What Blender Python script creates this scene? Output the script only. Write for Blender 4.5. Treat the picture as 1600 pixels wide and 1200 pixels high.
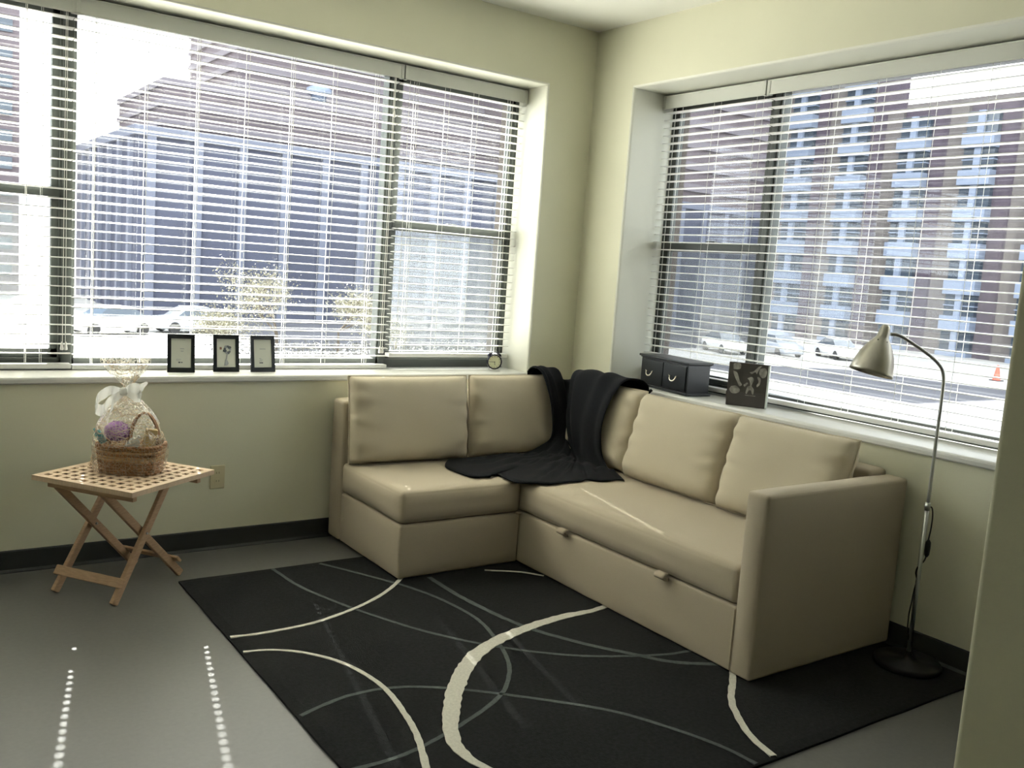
import bpy, bmesh, math, random
from mathutils import Vector, Matrix, noise

scene = bpy.context.scene
for o in list(bpy.data.objects):
    bpy.data.objects.remove(o)
col = scene.collection
rnd = random.Random(7)

# ------------------------------------------------------------------ camera
cam_data = bpy.data.cameras.new('camera')
cam = bpy.data.objects.new('camera', cam_data)
col.objects.link(cam)
RIGHT = Vector((0.81866, -0.56989, 0.07085))
UP = Vector((0.01333, 0.14219, 0.98975))
FWD = Vector((0.57412, 0.80933, -0.12400))
M = Matrix.Identity(4)
for i in range(3):
    M[i][0] = RIGHT[i]; M[i][1] = UP[i]; M[i][2] = -FWD[i]
M[0][3], M[1][3], M[2][3] = -3.492, -4.3082, 1.4447
cam.matrix_world = M
cam_data.sensor_width = 36
cam_data.lens = 36 * 1432.3 / 1600
cam_data.clip_start = 0.05
cam_data.clip_end = 500
scene.camera = cam

# ------------------------------------------------------------------ sky, sun, exposure
world = bpy.data.worlds.new('sky')
scene.world = world
world.use_nodes = True
bg = world.node_tree.nodes['Background']
bg.inputs[0].default_value = (0.93, 0.97, 1.0, 1)
bg.inputs[1].default_value = 3.8
sun_data = bpy.data.lights.new('sun', 'SUN')
sun_data.energy = 46.0
sun_data.angle = math.radians(0.53)
sun_data.color = (1.0, 0.96, 0.88)
sun = bpy.data.objects.new('sun', sun_data)
col.objects.link(sun)
AZ = math.radians(12.5); EL = math.radians(43)
sdir = Vector((math.sin(AZ) * math.cos(EL), math.cos(AZ) * math.cos(EL), math.sin(EL)))
sun.rotation_euler = sdir.to_track_quat('Z', 'Y').to_euler()
sun.location = (8, 30, 30)

vs = scene.view_settings
vs.view_transform = 'Standard'
vs.look = 'None'
vs.gamma = 1
vs.use_curve_mapping = False
vs.exposure = 0.62

# ------------------------------------------------------------------ materials
MATS = {}
def mat(name, c, rough=0.6, metal=0.0, noise_amt=0.0, nscale=20, bump=0.0, bscale=200, spec=0.5,
        sheen=0.0, aniso=0.0, coat=0.0, trans=0.0, stretch=None):
    if name in MATS: return MATS[name]
    m = bpy.data.materials.new(name); m.use_nodes = True
    nt = m.node_tree; b = nt.nodes['Principled BSDF']
    b.inputs['Base Color'].default_value = (*c, 1)
    b.inputs['Roughness'].default_value = rough
    b.inputs['Metallic'].default_value = metal
    b.inputs['Specular IOR Level'].default_value = spec
    b.inputs['Sheen Weight'].default_value = sheen
    b.inputs['Anisotropic'].default_value = aniso
    b.inputs['Coat Weight'].default_value = coat
    tc = nt.nodes.new('ShaderNodeTexCoord')
    src = tc.outputs['Object']
    if stretch:
        mp = nt.nodes.new('ShaderNodeMapping'); mp.inputs['Scale'].default_value = stretch
        nt.links.new(src, mp.inputs[0]); src = mp.outputs[0]
    if noise_amt > 0:
        n = nt.nodes.new('ShaderNodeTexNoise'); n.inputs['Scale'].default_value = nscale
        n.inputs['Detail'].default_value = 4
        nt.links.new(src, n.inputs['Vector'])
        r = nt.nodes.new('ShaderNodeValToRGB')
        r.color_ramp.elements[0].position = 0.3; r.color_ramp.elements[1].position = 0.7
        r.color_ramp.elements[0].color = (*[max(0, v * (1 - noise_amt)) for v in c], 1)
        r.color_ramp.elements[1].color = (*[min(1, v * (1 + noise_amt)) for v in c], 1)
        nt.links.new(n.outputs['Fac'], r.inputs[0]); nt.links.new(r.outputs[0], b.inputs['Base Color'])
    if bump > 0:
        n2 = nt.nodes.new('ShaderNodeTexNoise'); n2.inputs['Scale'].default_value = bscale
        nt.links.new(src, n2.inputs['Vector'])
        bp = nt.nodes.new('ShaderNodeBump'); bp.inputs['Strength'].default_value = bump
        bp.inputs['Distance'].default_value = 0.002
        nt.links.new(n2.outputs['Fac'], bp.inputs['Height']); nt.links.new(bp.outputs[0], b.inputs['Normal'])
    MATS[name] = m
    return m

def mix_mat(name, c, alpha, rough=0.5, glossy=False, tint=(1, 1, 1)):
    """thin sheet: share 'alpha' of a surface, the rest clear"""
    if name in MATS: return MATS[name]
    m = bpy.data.materials.new(name); m.use_nodes = True
    nt = m.node_tree; nt.nodes.clear()
    out = nt.nodes.new('ShaderNodeOutputMaterial'); mx = nt.nodes.new('ShaderNodeMixShader')
    tr = nt.nodes.new('ShaderNodeBsdfTransparent'); tr.inputs[0].default_value = (*tint, 1)
    if glossy:
        sh = nt.nodes.new('ShaderNodeBsdfGlossy'); sh.inputs['Color'].default_value = (*c, 1)
        sh.inputs['Roughness'].default_value = rough
        lw = nt.nodes.new('ShaderNodeLayerWeight'); lw.inputs[0].default_value = 0.5
        fr = nt.nodes.new('ShaderNodeMath'); fr.operation = 'POWER'; fr.inputs[1].default_value = 5
        nt.links.new(lw.outputs['Facing'], fr.inputs[0])
        ad = nt.nodes.new('ShaderNodeMath'); ad.operation = 'MULTIPLY_ADD'
        ad.inputs[1].default_value = 0.9; ad.inputs[2].default_value = alpha
        ad.use_clamp = True
        nt.links.new(fr.outputs[0], ad.inputs[0]); nt.links.new(ad.outputs[0], mx.inputs[0])
    else:
        sh = nt.nodes.new('ShaderNodeBsdfPrincipled'); sh.inputs['Base Color'].default_value = (*c, 1)
        sh.inputs['Roughness'].default_value = rough
        mx.inputs[0].default_value = alpha
    nt.links.new(tr.outputs[0], mx.inputs[1]); nt.links.new(sh.outputs[0], mx.inputs[2])
    nt.links.new(mx.outputs[0], out.inputs[0])
    MATS[name] = m
    return m

m_wall = mat('wall_paint', (0.72, 0.71, 0.545), 0.75, noise_amt=0.02, nscale=3, bump=0.15, bscale=120, spec=0.3)
m_reveal = mat('reveal_paint', (0.76, 0.76, 0.66), 0.6, bump=0.1, bscale=120)
m_ceil = mat('ceiling_paint', (0.80, 0.80, 0.72), 0.85, bump=0.1, bscale=150)
m_floor = mat('grey_vinyl_floor', (0.135, 0.135, 0.124), 0.42, noise_amt=0.05, nscale=60, bump=0.12, bscale=40, spec=0.5)
m_ext = mat('dark_exterior_brick', (0.05, 0.04, 0.035), 0.85)
m_base = mat('dark_rubber_base', (0.028, 0.031, 0.031), 0.5)
m_sill = mat('white_sill', (0.72, 0.72, 0.68), 0.3, noise_amt=0.03, nscale=6)
m_frame = mat('bronze_window_frame', (0.045, 0.052, 0.045), 0.45, metal=0.0)
m_slat = mat('white_slat', (0.82, 0.81, 0.77), 0.4, noise_amt=0.01, nscale=8)
m_valance = mat('white_valance', (0.66, 0.67, 0.61), 0.4)
m_cord = mat('white_cord', (0.85, 0.85, 0.8), 0.7)
m_glass = mix_mat('window_glass', (1, 1, 1), 0.03, 0.0, True, (0.93, 0.95, 0.96))
m_screen = mix_mat('insect_screen', (0.30, 0.31, 0.31), 0.38, 0.8)
m_sofa = mat('beige_sofa_fabric', (0.50, 0.435, 0.325), 0.9, noise_amt=0.04, nscale=500, bump=0.35, bscale=700, spec=0.15, sheen=0.1)
m_cush = mat('beige_cushion_fabric', (0.57, 0.505, 0.375), 0.9, noise_amt=0.03, nscale=500, bump=0.3, bscale=700, spec=0.15, sheen=0.1)
m_tab = mat('beige_tab_fabric', (0.45, 0.38, 0.28), 0.9)
m_throw = mat('black_knit', (0.010, 0.011, 0.0135), 0.95, noise_amt=0.2, nscale=200, bump=0.5, bscale=400, spec=0.12, sheen=0.03)
m_rug = mat('black_rug_pile', (0.017, 0.018, 0.0185), 1.0, noise_amt=0.25, nscale=70, bump=0.9, bscale=350, spec=0.05, sheen=0.03)
m_rugw = mat('cream_rug_pile', (0.62, 0.60, 0.52), 1.0, noise_amt=0.10, nscale=120, bump=0.8, bscale=350, spec=0.05)
m_rugg = mat('grey_rug_pile', (0.10, 0.115, 0.11), 1.0, noise_amt=0.15, nscale=120, bump=0.8, bscale=350, spec=0.05)
m_wood = mat('pale_table_wood', (0.50, 0.33, 0.20), 0.5, noise_amt=0.14, nscale=30, stretch=(1, 1, 8))
m_woodtop = mat('pale_lattice_wood', (0.66, 0.50, 0.35), 0.45, noise_amt=0.10, nscale=30, stretch=(1, 8, 1))
m_steel = mat('brushed_nickel', (0.48, 0.46, 0.40), 0.33, metal=1.0, aniso=0.6, noise_amt=0.05, nscale=60, stretch=(1, 1, 0.05))
m_pole = mat('satin_steel_pole', (0.55, 0.56, 0.55), 0.3, metal=0.9)
m_black = mat('black_painted_wood', (0.012, 0.015, 0.018), 0.3, noise_amt=0.1, nscale=40)
m_blackp = mat('black_plastic', (0.015, 0.015, 0.016), 0.4)
m_handle = mat('bright_handle_metal', (0.85, 0.80, 0.66), 0.22, metal=1.0)
m_paper = mat('ivory_paper', (0.62, 0.63, 0.54), 0.7)
m_ink = mat('grey_print_ink', (0.10, 0.11, 0.12), 0.7)
m_inkl = mat('pale_print_ink', (0.33, 0.35, 0.36), 0.7)
m_inkb = mat('brown_print_ink', (0.22, 0.10, 0.06), 0.7)
m_dial = mat('cream_dial', (0.75, 0.76, 0.52), 0.4)
m_dkmetal = mat('dark_clock_metal', (0.03, 0.03, 0.05), 0.25, metal=0.6)
m_bell = mat('silver_bell', (0.8, 0.8, 0.85), 0.2, metal=1.0)
m_plate = mat('ivory_outlet_plastic', (0.62, 0.56, 0.36), 0.4)
m_plated = mat('outlet_slot_dark', (0.05, 0.045, 0.03), 0.5)
m_wicker = mat('brown_wicker', (0.36, 0.20, 0.10), 0.6, noise_amt=0.35, nscale=50)
m_wickl = mat('light_wicker', (0.60, 0.42, 0.24), 0.6, noise_amt=0.3, nscale=50)
m_straw = mat('straw_filler', (0.66, 0.52, 0.34), 0.7)
m_lilac = mat('lilac_mesh', (0.42, 0.22, 0.52), 0.7, noise_amt=0.3, nscale=60)
m_teal = mat('teal_label', (0.10, 0.35, 0.36), 0.5)
m_whitepl = mat('pale_bottle_plastic', (0.55, 0.58, 0.55), 0.3)
m_ribbon = mix_mat('sheer_white_ribbon', (0.92, 0.93, 0.90), 0.85, 0.4)
_n = m_ribbon.node_tree; _p = [x for x in _n.nodes if x.type == 'BSDF_PRINCIPLED'][0]
_t = _n.nodes.new('ShaderNodeBsdfTranslucent'); _t.inputs[0].default_value = (.95, .95, .92, 1)
_a = _n.nodes.new('ShaderNodeAddShader'); _m = [x for x in _n.nodes if x.type == 'MIX_SHADER'][0]
_x = _n.nodes.new('ShaderNodeMixShader'); _x.inputs[0].default_value = .5
_n.links.new(_p.outputs[0], _x.inputs[1]); _n.links.new(_t.outputs[0], _x.inputs[2]); _n.links.new(_x.outputs[0], _m.inputs[2])
_n.nodes.remove(_a)

def cello():
    m = bpy.data.materials.new('clear_gift_wrap'); m.use_nodes = True
    nt = m.node_tree; nt.nodes.clear()
    out = nt.nodes.new('ShaderNodeOutputMaterial')
    mx = nt.nodes.new('ShaderNodeMixShader'); mx2 = nt.nodes.new('ShaderNodeMixShader')
    tr = nt.nodes.new('ShaderNodeBsdfTransparent'); tr.inputs[0].default_value = (0.96, 0.96, 0.95, 1)
    gl = nt.nodes.new('ShaderNodeBsdfGlossy'); gl.inputs['Roughness'].default_value = 0.12
    df = nt.nodes.new('ShaderNodeBsdfTranslucent'); df.inputs[0].default_value = (0.85, 0.8, 0.7, 1)
    lw = nt.nodes.new('ShaderNodeLayerWeight'); lw.inputs[0].default_value = 0.35
    tc = nt.nodes.new('ShaderNodeTexCoord'); v = nt.nodes.new('ShaderNodeTexVoronoi')
    v.inputs['Scale'].default_value = 75; v.feature = 'DISTANCE_TO_EDGE'
    lt = nt.nodes.new('ShaderNodeMath'); lt.operation = 'LESS_THAN'; lt.inputs[1].default_value = 0.055
    mul = nt.nodes.new('ShaderNodeMath'); mul.operation = 'MULTIPLY'; mul.inputs[1].default_value = 0.6
    nt.links.new(tc.outputs['Object'], v.inputs['Vector']); nt.links.new(v.outputs['Distance'], lt.inputs[0])
    nt.links.new(lt.outputs[0], mul.inputs[0])
    gm = nt.nodes.new('ShaderNodeMath'); gm.operation = 'MULTIPLY'; gm.inputs[1].default_value = 0.6
    nt.links.new(lw.outputs['Facing'], gm.inputs[0]); nt.links.new(gm.outputs[0], mx.inputs[0])
    nt.links.new(tr.outputs[0], mx.inputs[1]); nt.links.new(gl.outputs[0], mx.inputs[2])
    nt.links.new(mul.outputs[0], mx2.inputs[0]); nt.links.new(mx.outputs[0], mx2.inputs[1]); nt.links.new(df.outputs[0], mx2.inputs[2])
    nt.links.new(mx2.outputs[0], out.inputs[0])
    return m
m_cello = cello()

# ------------------------------------------------------------------ mesh helpers
class MB:
    def __init__(s): s.v = []; s.f = []; s.m = []; s.cur = 0
    def face(s, idx): s.f.append(idx); s.m.append(s.cur)
    def box(s, a, b, T=None):
        (x0, y0, z0), (x1, y1, z1) = a, b
        n = len(s.v)
        for p in ((x0,y0,z0),(x1,y0,z0),(x1,y1,z0),(x0,y1,z0),(x0,y0,z1),(x1,y0,z1),(x1,y1,z1),(x0,y1,z1)):
            s.v.append(tuple(T @ Vector(p)) if T else p)
        for q in ((0,3,2,1),(4,5,6,7),(0,1,5,4),(1,2,6,5),(2,3,7,6),(3,0,4,7)):
            s.face(tuple(n + i for i in q))
    def beam(s, p, q, w, h, up=(0,0,1), over=0):
        """square bar from p to q, w across, h along 'up'"""
        p, q = Vector(p), Vector(q); d = (q - p).normalized(); u = Vector(up)
        sd = d.cross(u).normalized(); u = sd.cross(d).normalized()
        n = len(s.v)
        for e in (p - d * over, q + d * over):
            for a, b in ((-1,-1),(1,-1),(1,1),(-1,1)):
                s.v.append(tuple(e + sd * a * w / 2 + u * b * h / 2))
        for f in ((0,1,2,3),(7,6,5,4),(0,4,5,1),(1,5,6,2),(2,6,7,3),(3,7,4,0)):
            s.face(tuple(n + i for i in f))
    def tube(s, pts, r, n=10, caps=True):
        pts = [Vector(p) for p in pts]; N = len(pts)
        rs = r if isinstance(r, (list, tuple)) else [r] * N
        t0 = (pts[1] - pts[0]).normalized()
        ref = Vector((0,0,1)) if abs(t0.z) < .9 else Vector((1,0,0))
        a = t0.cross(ref).normalized(); base = len(s.v)
        for i, p in enumerate(pts):
            t = (pts[min(i+1,N-1)] - pts[max(i-1,0)]).normalized()
            a = (a - t * a.dot(t)).normalized(); b = t.cross(a)
            for k in range(n):
                an = 2*math.pi*k/n
                s.v.append(tuple(p + (a*math.cos(an) + b*math.sin(an)) * rs[i]))
        for i in range(N-1):
            for k in range(n):
                k2 = (k+1) % n
                s.face((base+i*n+k, base+i*n+k2, base+(i+1)*n+k2, base+(i+1)*n+k))
        if caps:
            s.face(tuple(base+k for k in reversed(range(n)))); s.face(tuple(base+(N-1)*n+k for k in range(n)))
    def lathe(s, prof, n=24, T=None, caps=True):
        base = len(s.v); N = len(prof)
        for r, z in prof:
            for k in range(n):
                an = 2*math.pi*k/n; p = Vector((r*math.cos(an), r*math.sin(an), z))
                s.v.append(tuple(T @ p) if T else tuple(p))
        for i in range(N-1):
            for k in range(n):
                k2 = (k+1) % n
                s.face((base+i*n+k, base+i*n+k2, base+(i+1)*n+k2, base+(i+1)*n+k))
        if caps:
            s.face(tuple(base+k for k in reversed(range(n)))); s.face(tuple(base+(N-1)*n+k for k in range(n)))
    def grid(s, rows, closed=False):
        base = len(s.v); R = len(rows); C = len(rows[0])
        for row in rows:
            for p in row: s.v.append(tuple(p))
        for i in range(R-1):
            for j in range(C if closed else C-1):
                j2 = (j+1) % C
                s.face((base+i*C+j, base+i*C+j2, base+(i+1)*C+j2, base+(i+1)*C+j))
    def poly(s, pts):
        n = len(s.v); s.v += [tuple(p) for p in pts]; s.face(tuple(range(n, n+len(pts))))
    def prism(s, pts, axis, a, b, T=None):
        """2-D outline extruded along an axis (0,1,2) from a to b"""
        def mk(p, h):
            q = [0,0,0]; o = [k for k in range(3) if k != axis]
            q[o[0]], q[o[1]], q[axis] = p[0], p[1], h
            return tuple(T @ Vector(q)) if T else tuple(q)
        n = len(s.v); k = len(pts)
        s.v += [mk(p, a) for p in pts] + [mk(p, b) for p in pts]
        s.face(tuple(n+i for i in range(k))); s.face(tuple(n+k+i for i in reversed(range(k))))
        for i in range(k):
            j = (i+1) % k
            s.face((n+i, n+k+i, n+k+j, n+j))
    def build(s, name, mats, parent=None, smooth=False, bevel=0, seg=2, solid=0, sub=0):
        me = bpy.data.meshes.new(name)
        me.from_pydata(s.v, [], s.f)
        if not isinstance(mats, (list, tuple)): mats = [mats]
        for m in mats: me.materials.append(m)
        for p, mi in zip(me.polygons, s.m):
            p.material_index = mi; p.use_smooth = smooth
        bm = bmesh.new(); bm.from_mesh(me); bmesh.ops.recalc_face_normals(bm, faces=bm.faces); bm.to_mesh(me); bm.free()
        o = bpy.data.objects.new(name, me); col.objects.link(o)
        if parent:
            o.parent = parent
            o.matrix_parent_inverse = Matrix.Translation(parent.location).inverted() if parent.type == 'EMPTY' else parent.matrix_parent_inverse.copy() if False else Matrix.Identity(4)
            if parent.type == 'EMPTY':
                o.matrix_parent_inverse = parent.matrix_basis.inverted()
        if bevel:
            b = o.modifiers.new('bevel', 'BEVEL'); b.width = bevel; b.segments = seg; b.limit_method = 'ANGLE'
            b.angle_limit = math.radians(40)
            if smooth is False and seg > 1:
                for p in me.polygons: p.use_smooth = True
                w = o.modifiers.new('normals', 'WEIGHTED_NORMAL')
        if solid:
            b = o.modifiers.new('solid', 'SOLIDIFY'); b.thickness = solid; b.offset = 0
        if sub:
            b = o.modifiers.new('sub', 'SUBSURF'); b.levels = sub; b.render_levels = sub
        return o

def tag(o, label=None, cat=None, group=None, kind=None):
    if label: o['label'] = label
    if cat: o['category'] = cat
    if group: o['group'] = group
    if kind: o['kind'] = kind
    return o
def thing(name, label, cat, loc, group=None):
    o = bpy.data.objects.new(name, None); o.empty_display_size = 0.05
    col.objects.link(o); o.location = loc
    return tag(o, label, cat, group)
def one(name, mb, m, kind='structure', **k):
    o = mb.build(name, m, **k); o['kind'] = kind; return o
def catmull(pts, n=6):
    P = [Vector(p) for p in pts]; out = []
    P = [P[0]*2 - P[1]] + P + [P[-1]*2 - P[-2]]
    for i in range(1, len(P)-2):
        for k in range(n):
            t = k/n; a, b, c, d = P[i-1], P[i], P[i+1], P[i+2]
            out.append(0.5*((2*b) + (c-a)*t + (2*a-5*b+4*c-d)*t*t + (3*b-a-3*c+d)*t**3))
    out.append(P[-2]); return out

# ------------------------------------------------------------------ room shell
T_, S_, H_ = 2.487, 0.85, 2.839
XL, YR = -5.3, -6.6            # far ends of the room, behind and left of the camera
WX0, WX1 = -4.35, -0.334       # back window opening
WY0, WY1 = -2.93, -0.352       # right window opening
DB, DR = 0.27, 0.31            # depth at which the window frames stand
WT = 0.45                      # wall thickness

b = MB(); b.box((XL-.2, YR-.2, -.12), (WT, WT, 0)); one('floor', b, m_floor)
b = MB(); b.box((XL-.2, YR-.2, H_), (WT, WT, H_+.15)); one('ceiling', b, m_ceil)

def wall_with_opening(name, axis):
    """wall slab with a window hole whose four inner faces carry the reveal paint"""
    b = MB()
    if axis == 'y':   # back wall, plane y=0
        A0, A1, O0, O1 = XL-.2, WT, WX0, WX1
        P = lambda a, z, d: (a, d, z)
    else:
        A0, A1, O0, O1 = YR-.2, 0.0, WY0, WY1
        P = lambda a, z, d: (d, a, z)
    r = 0.012       # rounded corner bead
    ring = []
    for dd, g in ((0.0, r), (0.0035, 0.0035), (r, 0.0), (DB+.07 if axis == 'y' else DR+.07, 0.0), (WT, 0.0)):
        ring.append([P(O0-g, S_-.03, dd), P(O1+g, S_-.03, dd), P(O1+g, T_+g, dd), P(O0-g, T_+g, dd)])
    outer = [P(A0, 0, 0), P(A1, 0, 0), P(A1, H_, 0), P(A0, H_, 0)]
    outb = [P(A0, 0, WT), P(A1, 0, WT), P(A1, H_, WT), P(A0, H_, WT)]
    n = len(b.v)
    for l in [outer, outb] + ring: b.v += l
    q = lambda L, i: n + L*4 + i
    for i in range(4):
        j = (i+1) % 4
        b.cur = 0
        b.face((q(0,i), q(0,j), q(2,j), q(2,i)))
        b.face((q(1,j), q(1,i), q(6,i), q(6,j)))
        b.face((q(0,j), q(0,i), q(1,i), q(1,j)))
        b.cur = 1
        for k in (2, 3, 4, 5):
            b.cur = 1 if k < 5 else 2
            b.face((q(k,i), q(k,j), q(k+1,j), q(k+1,i)))
    one(name, b, [m_wall, m_reveal, m_ext])
wall_with_opening('wall_back', 'y')
wall_with_opening('wall_right', 'x')
b = MB(); b.box((XL-.2, YR-.2, 0), (XL, 0, H_)); one('wall_left', b, m_wall)
b = MB(); b.box((XL, YR-.2, 0), (0.2, YR, H_)); one('wall_front', b, m_wall)
b = MB(); b.box((-2.70, YR, 0), (-2.57, -3.915, H_)); one('wall_partition', b, m_wall, bevel=0.006, seg=3)
# dark rubber bases
def baseboard(name, p, q, nrm):
    b = MB(); p = Vector(p); q = Vector(q); n = Vector(nrm)
    prof = [(0, 0), (.014, 0), (.014, .004), (.006, .014), (.006, .092), (.003, .098), (0, .098)]
    rows = [[e + n*a + Vector((0,0,z)) for a, z in prof] for e in (p, q)]
    b.grid(rows, closed=True); b.poly(rows[0]); b.poly(rows[1])
    one(name, b, m_base)
baseboard('baseboard_back', (XL, 0, 0), (0, 0, 0), (0, -1, 0))
baseboard('baseboard_right', (0, YR, 0), (0, 0, 0), (-1, 0, 0))
baseboard('baseboard_partition', (-2.70, -6.6, 0), (-2.70, -3.92, 0), (-1, 0, 0))
baseboard('baseboard_left', (XL, YR, 0), (XL, 0, 0), (1, 0, 0))
# sills with a rounded nose
def sill(name, axis, a0, a1):
    b = MB()
    prof = [(WT, S_), (-.006, S_), (-.013, S_-.004), (-.016, S_-.012), (-.016, S_-.026), (-.011, S_-.032), (0, S_-.032), (0, S_-.03), (WT, S_-.03)]
    rows = []
    for e in (a0, a1):
        rows.append([(e, d, z) if axis == 'y' else (d, e, z) for d, z in prof])
    b.grid(rows, closed=True); b.poly(rows[0]); b.poly(rows[1])
    one(name, b, m_sill, bevel=0)
sill('trim_1', 'y', WX0-.0, WX1+.0)
sill('trim_2', 'x', WY0+.0, WY1-.0)

# ------------------------------------------------------------------ windows
def window(name, axis, o0, o1, dep, mullions, sashes):
    P = (lambda a, d, z: (a, d, z)) if axis == 'y' else (lambda a, d, z: (d, a, z))
    root = bpy.data.objects.new(name, None); col.objects.link(root)
    root.location = P((o0+o1)/2, dep, S_); root['kind'] = 'structure'
    def bar(b, a0, a1, z0, z1, d0=0, d1=.07):
        p, q = P(a0, dep+d0, z0), P(a1, dep+d1, z1)
        b.box(tuple(min(u, v) for u, v in zip(p, q)), tuple(max(u, v) for u, v in zip(p, q)))
    b = MB()
    bar(b, o0, o1, S_, S_+.05); bar(b, o0, o1, T_-.06, T_)
    bar(b, o0, o0+.02, S_, T_); bar(b, o1-.02, o1, S_, T_)
    for m0, m1 in mullions:
        bar(b, m0, m1, S_, T_); bar(b, m0+.012, m1-.012, S_, T_, -.012, 0)
    b.build('window_frame', m_frame, root, bevel=0.003)
    edges = [o0+.02] + [e for m in mullions for e in m] + [o1-.02]
    for k in range(0, len(edges), 2):
        a0, a1 = edges[k], edges[k+1]
        if (k//2) in sashes:
            zr0, zr1 = 1.612, 1.664
            b = MB(); g = .03
            bar(b, a0, a1, zr0, zr1, .0, .05)
            bar(b, a0, a0+g, S_+.05, T_-.06, .01, .05); bar(b, a1-g, a1, S_+.05, T_-.06, .01, .05)
            bar(b, a0, a1, S_+.05, S_+.09, .01, .05); bar(b, a0, a1, T_-.09, T_-.06, .01, .05)
            b.build('sash', m_frame, root, bevel=0.002)
            b = MB(); bar(b, a0+g, a1-g, zr1, T_-.09, .034, .036); b.build('pane', m_glass, root)
            b = MB(); bar(b, a0+g, a1-g, S_+.09, zr0, .034, .036); b.build('pane', m_glass, root)
            b = MB(); d = .058
            b.poly([P(a0+g, dep+d, S_+.09), P(a1-g, dep+d, S_+.09), P(a1-g, dep+d, zr0), P(a0+g, dep+d, zr0)])
            b.build('insect_screen', m_screen, root)
            b = MB(); mid = (a0+a1)/2
            bar(b, mid-.03, mid+.03, zr1, zr1+.012, .005, .03); b.build('sash_lock', m_frame, root, bevel=.003)
        else:
            b = MB(); bar(b, a0, a1, S_+.05, T_-.06, .034, .036); b.build('pane', m_glass, root)
    return root
window('window_1', 'y', WX0, WX1, DB, [(-2.788, -2.720), (-1.188, -1.128)], (0, 2))
window('window_2', 'x', WY0, WY1, DR, [(-1.135, -1.085)], (1,))
# window_2 runs from y=WY0 up to y=WY1: pane 0 = wide fixed light, pane 1 = sash next to the corner

# ------------------------------------------------------------------ venetian blinds
PITCH = 0.0425
def blind(label, axis, a0, a1, dc, ladders, zbot, tilt, group, pull=None, wand=None, routed=()):
    P = (lambda a, d, z: (a, d, z)) if axis == 'y' else (lambda a, d, z: (d, a, z))
    root = thing('window_blind', label, 'blind', P((a0+a1)/2, dc, zbot), group)
    ztop = T_ - .012
    # valance, thin face with returned ends
    b = MB(); v0, v1 = a0-.002, a1+.002
    def bx(bb, A0, A1, D0, D1, Z0, Z1):
        p, q = P(A0, D0, Z0), P(A1, D1, Z1)
        bb.box(tuple(min(u, v) for u, v in zip(p, q)), tuple(max(u, v) for u, v in zip(p, q)))
    bx(b, v0, v1, dc-.043, dc-.037, ztop-.073, ztop)
    bx(b, v0, v1, dc-.046, dc-.037, ztop-.073, ztop-.067)
    bx(b, v0, v1, dc-.046, dc-.037, ztop-.006, ztop)
    bx(b, v0, v0+.018, dc-.046, dc-.02, ztop-.074, ztop+.001); bx(b, v1-.018, v1, dc-.046, dc-.02, ztop-.074, ztop+.001)
    b.build('valance', m_valance, root, bevel=.0015)
    b = MB(); bx(b, a0+.004, a1-.004, dc-.030, dc+.028, ztop-.045, ztop); b.build('headrail', m_valance, root, bevel=.002)
    # slats
    b = MB(); z = ztop - .088; n = int((z - zbot - .02) / PITCH); pitch = (z - zbot - .025) / n
    ct, st = math.cos(tilt), math.sin(tilt)
    hole = .0034
    segs = []; cur = a0
    for L in sorted(routed):
        segs.append((cur, L-hole)); cur = L+hole
    segs.append((cur, a1))
    th = .0030
    def strip(A0, A1, d0, h0, d1, h1, zc):
        base = len(b.v)
        for A in (A0, A1):
            for d, h in ((d0, h0), (d1, h1), (d1, h1+th), (d0, h0+th)):
                b.v.append(P(A, dc + d*ct - h*st, zc + d*st + h*ct))
        for f in ((0,1,2,3),(7,6,5,4),(0,4,5,1),(1,5,6,2),(2,6,7,3),(3,7,4,0)):
            b.face(tuple(base+i for i in f))
    for k in range(n):
        zc = z - k*pitch
        j = rnd.uniform(-.0006, .0006)
        strip(a0, a1, -.025, -.0022, -.0062, 0, zc+j)
        strip(a0, a1, .0062, 0, .025, -.0022, zc+j)
        for s0, s1 in segs: strip(s0, s1, -.0062, 0, .0062, 0, zc+j)
    b.build('slats', m_slat, root)
    b = MB(); bx(b, a0, a1, dc-.026, dc+.026, zbot, zbot+.022); b.build('bottom_rail', m_slat, root, bevel=.003)
    b = MB()
    for L in ladders:
        for d in (-.0265, .0265):
            b.tube([P(L, dc+d, zbot+.02), P(L, dc+d, ztop-.04)], .0011, 5)
        if L in routed: b.tube([P(L+.001, dc, zbot+.02), P(L+.001, dc, ztop-.04)], .0009, 5)
        for k in range(n):
            zc = z - k*pitch - .003
            b.tube([P(L-.004, dc-.0265, zc), P(L-.004, dc+.0265, zc)], .0006, 4)
    b.build('ladder_cords', m_cord, root)
    if pull:
        a, zb = pull
        b = MB()
        for s in (-.006, .006): b.tube([P(a+s*.5, dc-.034, ztop-.06), P(a+s, dc-.036, zb+.03)], .0014, 6)
        b.build('pull_cord', m_cord, root)
        for s in (-.008, .008):
            b = MB(); T = Matrix.Translation(P(a+s, dc-.036, zb))
            b.lathe([(.002, .036), (.004, .03), (.0075, .006), (.0075, 0), (.005, -.002)], 10, T)
            b.build('tassel', m_slat, root, smooth=True)
    if wand:
        a, zb = wand
        b = MB()
        b.tube([P(a-.004, dc-.034, ztop-.06), P(a-.006, dc-.036, zb+.03)], .0012, 6)
        b.build('tilt_cord', m_cord, root)
        b = MB(); T = Matrix.Translation(P(a-.006, dc-.036, zb))
        b.lathe([(.002, .036), (.004, .03), (.0075, .006), (.0075, 0), (.005, -.002)], 10, T)
        b.build('tassel', m_slat, root, smooth=True)
    return root
G = None
blind('white slatted blind at the far left of the long window, cut by the photo edge', 'y', -4.33, -2.743, .225, [-4.1, -3.65, -3.25, -2.925, -2.865], .857, -.035, G, pull=(-2.775, .945), routed=(-2.925,))
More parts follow.
